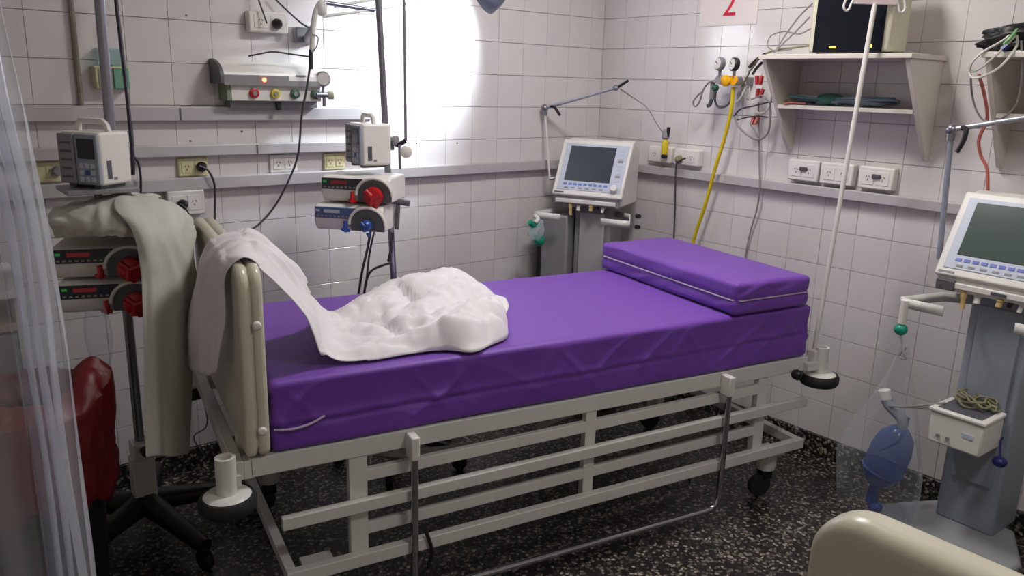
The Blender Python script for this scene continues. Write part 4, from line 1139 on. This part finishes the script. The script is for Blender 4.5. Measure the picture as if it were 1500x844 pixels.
# ------------------------------------------------------------------ infusion pumps
def pump_a(name, label, pos, psi, group=None, dark=LCD):
    """boxy pump with carrying handle; pos = centre of its underside"""
    t = thing(name, label, 'infusion pump', pos, psi + math.pi / 2, group)
    w, d, h = 0.14, 0.125, 0.150
    box(-w / 2, w / 2, -d / 2 + 0.012, d / 2, 0, h).obj('body', WHITE, t, bevel=0.009, seg=3)
    box(-w / 2, -0.012, -d / 2, -d / 2 + 0.014, 0.004, h - 0.006).obj('door', GREY, t, bevel=0.004)
    box(-0.010, w / 2, -d / 2 + 0.001, -d / 2 + 0.014, 0.004, h - 0.006).obj('front_panel', BLUEGREY, t, bevel=0.004)
    box(0.002, 0.060, -d / 2 - 0.001, -d / 2 + 0.004, 0.076, 0.132).obj('display', dark, t)
    for r in range(3):
        for c in range(3):
            box(0.004 + c * 0.020, 0.018 + c * 0.020, -d / 2 - 0.001, -d / 2 + 0.004, 0.012 + r * 0.019, 0.025 + r * 0.019).obj('key', BLUE if (r, c) == (1, 1) else LTBLUE, t)
    for k in range(5):
        box(-0.058, -0.022, -d / 2 - 0.002, -d / 2 + 0.003, 0.020 + k * 0.024, 0.026 + k * 0.024).obj('door_rib', DKGREY, t)
    hp = [(-0.050, 0, h - 0.004), (-0.048, 0, h + 0.022), (-0.040, 0, h + 0.028), (0.040, 0, h + 0.028), (0.052, 0, h + 0.018), (0.058, 0, h - 0.004)]
    tube(hp, 0.0085, 8).obj('handle', WHITE, t)
    mk = box(w / 2 - 0.001, w / 2 + 0.0012, -0.030, -0.014, 0.018, 0.070).obj('side_marking', DKGREY, t)
    box(w / 2 - 0.001, w / 2 + 0.0012, -0.008, 0.004, 0.014, 0.022).obj('side_marking', GREY, t)
    for sx in (-1, 1):
        box(sx * 0.045 - 0.012, sx * 0.045 + 0.012, -0.045, 0.045, -0.008, 0.002).obj('foot', DKGREY, t)
    box(-0.02, 0.02, d / 2 - 0.002, d / 2 + 0.035, 0.05, 0.10).obj('pole_clamp', GREY, t, bevel=0.004)
    return t
def pump_b(name, label, pos, psi, col, face, group=None):
    """low wide peristaltic pump: dark display at left, rotor with a coloured knob at right"""
    t = thing(name, label, 'feeding pump', pos, psi + math.pi / 2, group)
    w, d, h = 0.26, 0.19, 0.094
    MB().prism([(-d / 2 + 0.02, 0), (d / 2, 0), (d / 2, h - 0.004), (d / 2 - 0.02, h), (-d / 2 + 0.02, h), (-d / 2, h - 0.010), (-d / 2, 0.030)], -w / 2, w / 2, MXp).obj('case', WHITE, t, bevel=0.007, seg=3)
    box(-w / 2 + 0.004, 0.030, -d / 2 - 0.003, -d / 2 + 0.004, 0.046, 0.086).obj('display_panel', face, t, bevel=0.002)
    box(-w / 2 + 0.040, -w / 2 + 0.100, -d / 2 - 0.0045, -d / 2, 0.066, 0.078).obj('digits', LED_RD if col is RED else LTBLUE, t)
    for k in range(8):
        box(-w / 2 + 0.012 + k * 0.016, -w / 2 + 0.021 + k * 0.016, -d / 2 - 0.0045, -d / 2, 0.051, 0.057).obj('key', GREY, t)
    box(-w / 2 + 0.010, -w / 2 + 0.024, -d / 2 - 0.0045, -d / 2, 0.070, 0.077).obj('status_light', LED_G if col is RED else LTBLUE, t)
    # arched rotor housing
    ro = MB()
    arc = [(0.075 + 0.062 * math.cos(R_(a)), 0.030 + 0.058 * math.sin(R_(a))) for a in range(0, 181, 15)]
    Mr = Matrix(((1, 0, 0, 0), (0, 1, 0, -d / 2 - 0.006), (0, 0, 1, 0), (0, 0, 0, 1)))
    ro.prism(arc + [(0.013, 0.006), (0.137, 0.006)], 0, 0.012, Mr)
    rh = ro.obj('rotor_housing', DKGREY, t)
    arc2 = [(0.075 + 0.068 * math.cos(R_(a)), -d / 2 - 0.008, 0.030 + 0.062 * math.sin(R_(a))) for a in range(0, 181, 15)]
    tube(arc2, 0.0055, 8).obj('arch_trim', WHITE, rh)
    ks = 1.0 if col is RED else 0.6
    kn = MB().lathe([(0.034 * ks, 0), (0.036 * ks, 0.006), (0.034 * ks, 0.020), (0.022 * ks, 0.028)], 20, axisM((0.075, -d / 2 - 0.006, 0.028), (0, -1, 0))).obj('rotor_knob', col, t)
    for a in (20, 140, 260):
        tube([(0.075, -d / 2 - 0.034, 0.028), (0.075 + 0.032 * ks * math.cos(R_(a)), -d / 2 - 0.030, 0.028 + 0.032 * ks * math.sin(R_(a)))], 0.010 * ks, 8).obj('knob_lobe', col, kn)
    tube([(0.082, -d / 2 - 0.02, 0.004), (0.086, -d / 2 - 0.022, -0.012)], [0.014 * ks, 0.007 * ks], 8).obj('drip_nozzle', col, t)
    tube([(-0.008, -d / 2 - 0.010, 0.040), (-0.004, -d / 2 - 0.014, 0.020), (-0.010, -d / 2 - 0.016, 0.004)], [0.006, 0.012], 8, 3).obj('tube_clip', col, t)
    tube([(0.010, -d / 2 - 0.012, 0.006), (-0.02, -d / 2 - 0.012, 0.010)], 0.006, 8).obj('tube_clip', col, t)
    box(-0.02, 0.02, d / 2 - 0.003, d / 2 + 0.010, 0.02, 0.07).obj('pole_clamp', GREY, t, bevel=0.004)
    return t

# ---- near stand (left, under the white drape)
P1 = Vector((-2.512, -0.41, 0))
t = thing('pump_stand', 'five-legged black pump stand with a white column at the left, under the white drape', 'pump stand', P1)
tube([(0, 0, 0.16), (0.0, 0, 1.22), (0.008, 0, 2.12)], 0.0155, 12).obj('pole', STEEL, t)
box(-0.036, 0.036, -0.030, 0.030, 0.10, 0.30).obj('column_block', WHITE, t, bevel=0.006)
box(-0.030, 0.030, -0.045, 0.030, 0.30, 0.355).obj('pole_clamp', WHITE, t, bevel=0.006)
tube([(0.0, -0.045, 0.335), (0.0, -0.075, 0.335)], 0.014, 10).obj('clamp_knob', BLACK, t)
for k in range(5):
    a = R_(-75 + 72 * k)
    dx, dy = math.cos(a), math.sin(a)
    lg = tube([(dx * 0.02, dy * 0.02, 0.125), (dx * 0.16, dy * 0.16, 0.110), (dx * 0.34, dy * 0.34, 0.085)], [0.042, 0.026], 10, 4).obj('leg', BLACK, t)
    MB().lathe([(0.022, -0.016), (0.034, -0.012), (0.036, 0), (0.034, 0.012), (0.022, 0.016)], 16, axisM((dx * 0.335, dy * 0.335, 0.037), (-dy, dx, 0))).obj('caster', BLACK, lg)
    tube([(dx * 0.335, dy * 0.335, 0.05), (dx * 0.335, dy * 0.335, 0.085)], 0.014, 8).obj('caster_stem', BLACK, lg)
P_A1 = Vector((-2.587, -0.534, 1.236))
pump_a('infusion_pump', 'boxy white infusion pump with a dark screen, at the top of the left stand', P_A1, R_(213))
PB1 = Vector((-2.624, -0.624, 0.993)); PB2 = Vector((-2.639, -0.683, 0.899))
pump_b('feeding_pump', 'low pump with a red knob, upper one under the white drape', Vector((-2.575, -0.515, 0.968)), R_(248), RED, LCD)
pump_b('feeding_pump', 'low pump with a red knob, lower one under the white drape', Vector((-2.568, -0.515, 0.862)), R_(248), RED, LCD)
t = thing('stand_tray', 'grey tray under the top infusion pump of the left stand', 'tray', (P_A1.x, P_A1.y, P_A1.z - 0.03))
box(-0.095, 0.095, -0.075, 0.085, 0.006, 0.020).obj('plate', GREY, t, bevel=0.003)
tube([(0.0, 0.0, 0.006), (0.0, 0.02, -0.03), (P1.x - P_A1.x, P1.y - P_A1.y, -0.03)], 0.012, 8).obj('bracket', GREY, t)

# white drape over the near stand
rows = [
 [(-2.717, -0.557, 1.087), (-2.724, -0.563, 1.132), (-2.722, -0.520, 1.145), (-2.688, -0.411, 1.157), (-2.651, -0.316, 1.131), (-2.636, -0.258, 1.063)],
 [(-2.657, -0.680, 1.107), (-2.660, -0.694, 1.138), (-2.652, -0.651, 1.166), (-2.608, -0.496, 1.181), (-2.569, -0.375, 1.159), (-2.549, -0.315, 1.064)],
 [(-2.600, -0.751, 1.115), (-2.599, -0.757, 1.139), (-2.581, -0.707, 1.175), (-2.522, -0.533, 1.200), (-2.479, -0.416, 1.175), (-2.466, -0.357, 1.063)],
 [(-2.527, -0.763, 1.098), (-2.523, -0.771, 1.126), (-2.491, -0.704, 1.164), (-2.429, -0.560, 1.189), (-2.386, -0.444, 1.159), (-2.373, -0.385, 1.048)],
]
rowsl = [
 [(-2.624, -0.948, 0.535), (-2.599, -0.903, 0.737), (-2.574, -0.858, 0.934), (-2.562, -0.828, 1.037), (-2.567, -0.793, 1.130), (-2.591, -0.723, 1.182), (-2.540, -0.546, 1.197), (-2.468, -0.381, 1.148), (-2.461, -0.362, 0.939)],
 [(-2.589, -0.940, 0.530), (-2.568, -0.904, 0.730), (-2.547, -0.868, 0.932), (-2.534, -0.840, 1.049), (-2.527, -0.806, 1.132), (-2.515, -0.705, 1.184), (-2.473, -0.549, 1.193), (-2.420, -0.397, 1.138), (-2.418, -0.367, 0.911)],
 [(-2.550, -0.925, 0.508), (-2.527, -0.889, 0.716), (-2.504, -0.853, 0.922), (-2.487, -0.813, 1.048), (-2.469, -0.777, 1.118), (-2.428, -0.677, 1.160), (-2.383, -0.553, 1.160), (-2.345, -0.418, 1.100), (-2.352, -0.395, 0.909)],
 [(-2.500, -0.868, 0.480), (-2.478, -0.844, 0.691), (-2.454, -0.819, 0.906), (-2.442, -0.792, 1.019), (-2.425, -0.756, 1.091), (-2.389, -0.667, 1.126), (-2.352, -0.563, 1.129), (-2.311, -0.428, 1.071), (-2.318, -0.397, 0.905)],
 [(-2.455, -0.785, 0.439), (-2.427, -0.764, 0.655), (-2.398, -0.741, 0.879), (-2.383, -0.717, 0.987), (-2.369, -0.682, 1.048), (-2.347, -0.622, 1.083), (-2.325, -0.546, 1.086), (-2.292, -0.429, 1.035), (-2.298, -0.389, 0.901)],
]
def wr2(u, v, p):
    a = noise.noise(Vector((u * 9, v * 3.0, 4.0)))
    return 0.010 * a + 0.006 * noise.noise(Vector((u * 16 + v * 6, v * 7, 1.0)))
def wr3(u, v, p):
    h = max(0.0, 1 - v * 1.3)
    return 0.007 * h * math.sin(u * 11 + 1.2 * math.sin(v * 3)) + 0.008 * noise.noise(Vector((u * 6, v * 5, 9.0))) + (0.016 * (0.3 - abs(noise.noise(Vector((u * 4 + v * 5, v * 3, 4.0))))) if v > 0.35 else 0.0)
g1 = sheet_surface(rows, 9, 5, wr2)
g2 = sheet_surface(rowsl, 7, 6, wr3)
dorg = Vector((P1.x, P1.y, 0.45))
t = thing('white_drape', 'off-white sheet draped over the left pump stand and hanging almost to the floor', 'sheet', dorg)
MB().grid(g2).obj('hanging_side', LINEN2, t, ang=180, solid=0.003, sub=1, org=dorg)
MB().grid(g1).obj('folded_front', LINEN2, t, ang=180, solid=0.004, sub=1, org=dorg)

# clear bag hanging under the lower pump
rows_ = []
bo = Vector((-2.662, -0.713, 0.874))
for i in range(9):
    u = i / 8
    rows_.append([bo + rgt * ((0.010 + 0.030 * math.sin(math.pi * min(1, 0.15 + u * 0.8))) * math.cos(2 * math.pi * k / 12)) + Vector((0, 0.02 * math.sin(2 * math.pi * k / 12), 0.05 - 0.21 * u)) for k in range(13)])
tag(MB().grid(rows_).obj('drip_bag', BAGFILM, ang=180), 'clear drip bag hanging under the lower red-knobbed pump at the left', 'drip bag')

# hoses and conduit on the left
cable('black_hose', [(-2.386, -0.100, 1.826), (-2.390, -0.120, 1.739), (-2.397, -0.160, 1.630), (-2.408, -0.220, 1.478), (-2.417, -0.260, 1.349), (-2.423, -0.280, 1.262), (-2.426, -0.280, 1.227)], 0.0065, mat('ink_hose', srgb(44, 40, 56), rough=0.4), 'black hose hanging beside the left stand pole', 'hose', n=8)
cable('short_black_cord', [(-2.359, -0.050, 1.263), (-2.348, -0.050, 1.238), (-2.345, -0.050, 1.185), (-2.351, -0.050, 1.117), (-2.361, -0.050, 0.994)], 0.0045, mat('ink_hose', srgb(44, 40, 56)), 'short black cord hanging behind the top infusion pump', 'cord')
t = tag(tube([(-2.504, -0.012, 2.3), (-2.504, -0.012, 1.438)], 0.0085, 8).obj('conduit', mat('conduit_grey', srgb(128, 122, 110), rough=0.5)), 'thin grey conduit running down the back wall to the top trunking', 'pipe')
t = thing('glove_box_holder', 'yellow and green box holder on the back wall behind the left stand', 'holder', (-2.405, -0.001, 1.495))
box(-0.055, 0.0, -0.05, 0, 0, 0.072).obj('yellow_box', YELLOWED, t, bevel=0.004)
box(0.002, 0.052, -0.05, 0, 0, 0.080).obj('green_box', mat('mint_card', srgb(110, 160, 136), rough=0.6), t, bevel=0.004)
box(-0.057, 0.054, -0.052, -0.0, 0.070, 0.076).obj('rim', YELLOWED, t)
box(-0.040, 0.045, -0.042, -0.004, 0.08, 0.135).obj('clear_top', MASKCLEAR, t)
for k in range(4):
    box(-0.045 + k * 0.013, -0.041 + k * 0.013, -0.053, -0.049, 0.004, 0.066).obj('slat', GREY, t)

# ---- far stand behind the bed
pb, ptop = Vector((-1.495, -0.42, 0)), Vector((-1.560, -0.366, 2.05))
t = thing('pump_stand', 'steel pump stand behind the bed between the white heaped sheet and the back wall', 'pump stand', pb)
tube([(0, 0, 0.10), ptop - pb], 0.0125, 12).obj('pole', STEEL, t)
for k in range(5):
    a = R_(-60 + 72 * k)
    dx, dy = math.cos(a), math.sin(a)
    lg = tube([(dx * 0.02, dy * 0.02, 0.12), (dx * 0.27, dy * 0.27, 0.075)], [0.026, 0.018], 10).obj('leg', BLACK, t)
    MB().lathe([(0.022, -0.012), (0.032, -0.010), (0.032, 0.010), (0.022, 0.012)], 14, axisM((dx * 0.265, dy * 0.265, 0.033), (-dy, dx, 0))).obj('caster', BLACK, lg)
def onpole(z): return pb + (ptop - pb) * (z / 2.05)
# upright drip rod clamped to the stand
q0, q1 = Vector((-1.524, -0.508, 1.334)), Vector((-1.515, -0.489, 1.901))
q2 = onpole(1.33)
tube([q0 - pb, q1 - pb], 0.0055, 8).obj('drip_rod', STEEL, t)
tube([q2 - pb, Vector((-1.548, -0.494, 1.316)) - pb, q0 - pb], 0.009, 8).obj('rod_clamp', BLACK, t)
MB().lathe([(0.014, 0), (0.022, 0.004), (0.022, 0.020), (0.014, 0.024)], 16, axisM(Vector((-1.538, -0.535, 1.296)) - pb, (-0.5, -0.8, 0))).obj('clamp_knob', WHITE, t)
MB().lathe([(0.012, 0), (0.018, 0.003), (0.018, 0.016), (0.012, 0.018)], 16, axisM(Vector((-1.560, -0.479, 1.333)) - pb, (0.5, -0.8, 0))).obj('clamp_knob', GREY, t)
tube([Vector((-1.549, -0.505, 1.319)) - pb, Vector((-1.549, -0.509, 1.229)) - pb], 0.0055, 8).obj('rod_lower', STEEL, t)
tube([Vector((-1.650, -0.473, 1.126)) - pb, Vector((-1.544, -0.566, 1.107)) - pb], 0.012, 8).obj('cross_bar', DKGREY, t)
tube([Vector((-1.578, -0.540, 1.101)) - pb, Vector((-1.584, -0.539, 1.009)) - pb], 0.009, 8).obj('bar_drop', DKGREY, t)
PA2 = Vector((-1.643, -0.439, 1.246))
pump_a('infusion_pump', 'boxy white infusion pump seen from its side, on the far stand behind the bed', PA2, R_(173))
pump_b('feeding_pump', 'low pump with a red knob on the far stand behind the bed', Vector((-1.668, -0.448, 1.116)), R_(221), RED, LCD)
pump_b('feeding_pump', 'low pump with a blue knob, lowest on the far stand behind the bed', Vector((-1.702, -0.454, 1.014)), R_(221), BLUE, mat('blue_face', srgb(70, 92, 140), rough=0.35))
for pts, rr, lb in [
    ([(-1.612, -0.391, 0.983), (-1.622, -0.380, 0.909), (-1.637, -0.360, 0.811), (-1.641, -0.329, 0.693)], 0.005, 'dark cord hanging under the far stand pumps, left one'),
    ([(-1.590, -0.511, 0.876), (-1.620, -0.490, 0.864), (-1.638, -0.444, 0.839), (-1.650, -0.421, 0.798), (-1.648, -0.386, 0.707)], 0.005, 'dark cord curving off the far stand pole above the sheet'),
    ([(-1.567, -0.480, 0.987), (-1.570, -0.473, 0.920), (-1.574, -0.459, 0.869)], 0.006, 'short dark cord beside the far stand pole'),
    ([(-1.578, -0.357, 0.969), (-1.591, -0.338, 0.871), (-1.608, -0.338, 0.747)], 0.004, 'thin dark cord behind the far stand pole')]:
    cable('black_cable', pts, rr, CABLE_D, lb, 'cord')

# ------------------------------------------------------------------ waste bin with red bag
bn = Vector((-2.86, -0.76, 0))
t = thing('waste_bin', 'black waste bin standing at the lower left behind the clear curtain', 'bin', bn)
MB().lathe([(0.13, 0.0), (0.145, 0.02), (0.175, 0.64), (0.182, 0.645), (0.182, 0.66), (0.165, 0.66), (0.15, 0.10)], 28).obj('bin_body', BLACK, t)
rows_ = []
for i in range(26):
    u = i / 25
    row = []
    for k in range(97):
        a = 2 * math.pi * (k % 96) / 96
        nn = noise.noise(Vector((math.cos(a) * 2.6, math.sin(a) * 2.6, u * 2)))
        cr_ = 0.5 - 1.6 * abs(noise.noise(Vector((math.cos(a) * 3.2 + u * 1.5, math.sin(a) * 3.2 - u, u * 2.6)))) - 0.7 * abs(noise.noise(Vector((math.cos(a) * 7 - u * 3, math.sin(a) * 7, u * 6))))
        peak = max(0, math.cos(a - R_(-20))) ** 6
        if u < 0.55:      # outside skirt going up
            w = u / 0.55
            rr = 0.194 + 0.018 * nn + 0.012 * w + 0.016 * cr_
            z = 0.43 + 0.06 * nn + (0.685 - 0.43) * w + 0.06 * peak * w
        else:             # over the rim and inwards
            w = (u - 0.55) / 0.45
            rr = 0.206 - 0.12 * w + 0.02 * nn + 0.020 * cr_
            z = 0.69 + 0.06 * math.sin(w * 2.6) - 0.06 * w * w + (0.05 + 0.05 * nn) * peak + 0.03 * cr_ * w
        row.append(Vector((rr * math.cos(a), rr * math.sin(a), z)))
    rows_.append(row)
rb = MB().grid(rows_).obj('red_waste_bag', REDBAG, ang=35, solid=0.001)
rb.location = bn
tag(rb, 'red waste bag folded over the rim of the black bin', 'bag')

# ------------------------------------------------------------------ side cabinet at the far left
t = thing('side_cabinet', 'pale side cabinet with a white top at the far left behind the clear curtain', 'cabinet', (-3.02, -0.24, 0))
box(-0.27, 0.24, -0.22, 0.20, 0.905, 0.93).obj('top_board', WHITE, t, bevel=0.003)
box(-0.25, -0.235, -0.19, 0.19, 0.06, 0.905).obj('side_panel', WOODY, t)
box(0.20, 0.215, -0.19, 0.19, 0.06, 0.905).obj('side_panel', WOODY, t)
box(-0.235, 0.20, 0.18, 0.19, 0.06, 0.905).obj('back_panel', WOODY, t)
box(-0.235, 0.20, -0.19, 0.18, 0.80, 0.825).obj('shelf_board', mat('tan_laminate', srgb(176, 160, 140), rough=0.5), t)
box(-0.235, 0.20, -0.185, 0.18, 0.06, 0.075).obj('shelf_board', WOODY, t)
box(-0.232, 0.197, -0.195, -0.18, 0.08, 0.79).obj('door', GREY, t, bevel=0.003)
for x in (-0.22, 0.185):
    for y in (-0.17, 0.17):
        box(x - 0.015, x + 0.015, y - 0.015, y + 0.015, 0, 0.06).obj('foot', BLACK, t)
t = thing('supply_box', 'small olive box on the white cabinet top at the far left', 'box', (-2.93, -0.30, 0.931), R_(12))
box(-0.06, 0.06, -0.05, 0.05, 0, 0.085).obj('carton', mat('olive_card', srgb(150, 142, 104), rough=0.7), t, bevel=0.003)
box(-0.061, 0.061, -0.051, 0.051, 0.078, 0.090).obj('lid', mat('olive_lid', srgb(176, 168, 132), rough=0.7), t, bevel=0.002)

# ------------------------------------------------------------------ clear plastic curtain hanging close on the left
edge = [((-2.958, -1.920, 1.823)), ((-2.963, -1.915, 1.660)), ((-2.964, -1.915, 1.582)), ((-2.955, -1.922, 1.483)), ((-2.946, -1.929, 1.371)), ((-2.943, -1.932, 1.243)), ((-2.941, -1.934, 1.137)), ((-2.939, -1.935, 0.994)), ((-2.937, -1.937, 0.837)), ((-2.938, -1.936, 0.702)), ((-2.938, -1.935, 0.503))]
ed = catmull([Vector(e) for e in edge], 6)
fh = Vector((math.sin(YAW), math.cos(YAW), 0))
rows_ = []
NC = 90
for i, e in enumerate(ed):
    u = i / (len(ed) - 1)
    row = []
    for j in range(NC):
        v = j / (NC - 1)
        if v < 0.6:
            d = 0.060 * (v / 0.6)                  # tightly gathered edge
            w = v / 0.6
            amp = 0.016
            ph = w * 24 + 1.5 * noise.noise(Vector((u * 3.0, 0, 5)))
        else:
            w = (v - 0.6) / 0.4
            d = 0.060 + 0.34 * w
            amp = 0.014
            ph = 24 + w * 13 + 1.2 * noise.noise(Vector((u * 2.0, 3, 5)))
        row.append(e - rgt * (d + 0.006 * noise.noise(Vector((v * 9, u * 4, 0)))) + fh * (amp * math.sin(ph) + 0.012 * noise.noise(Vector((v * 6, u * 5, 2)))))
    rows_.append(row)
z_floor = min(p.z for r in rows_ for p in r)
tag(MB().grid(rows_).obj('clear_curtain', CLEAR, ang=180), 'clear plastic curtain gathered in folds, hanging close at the left edge of the view', 'curtain')
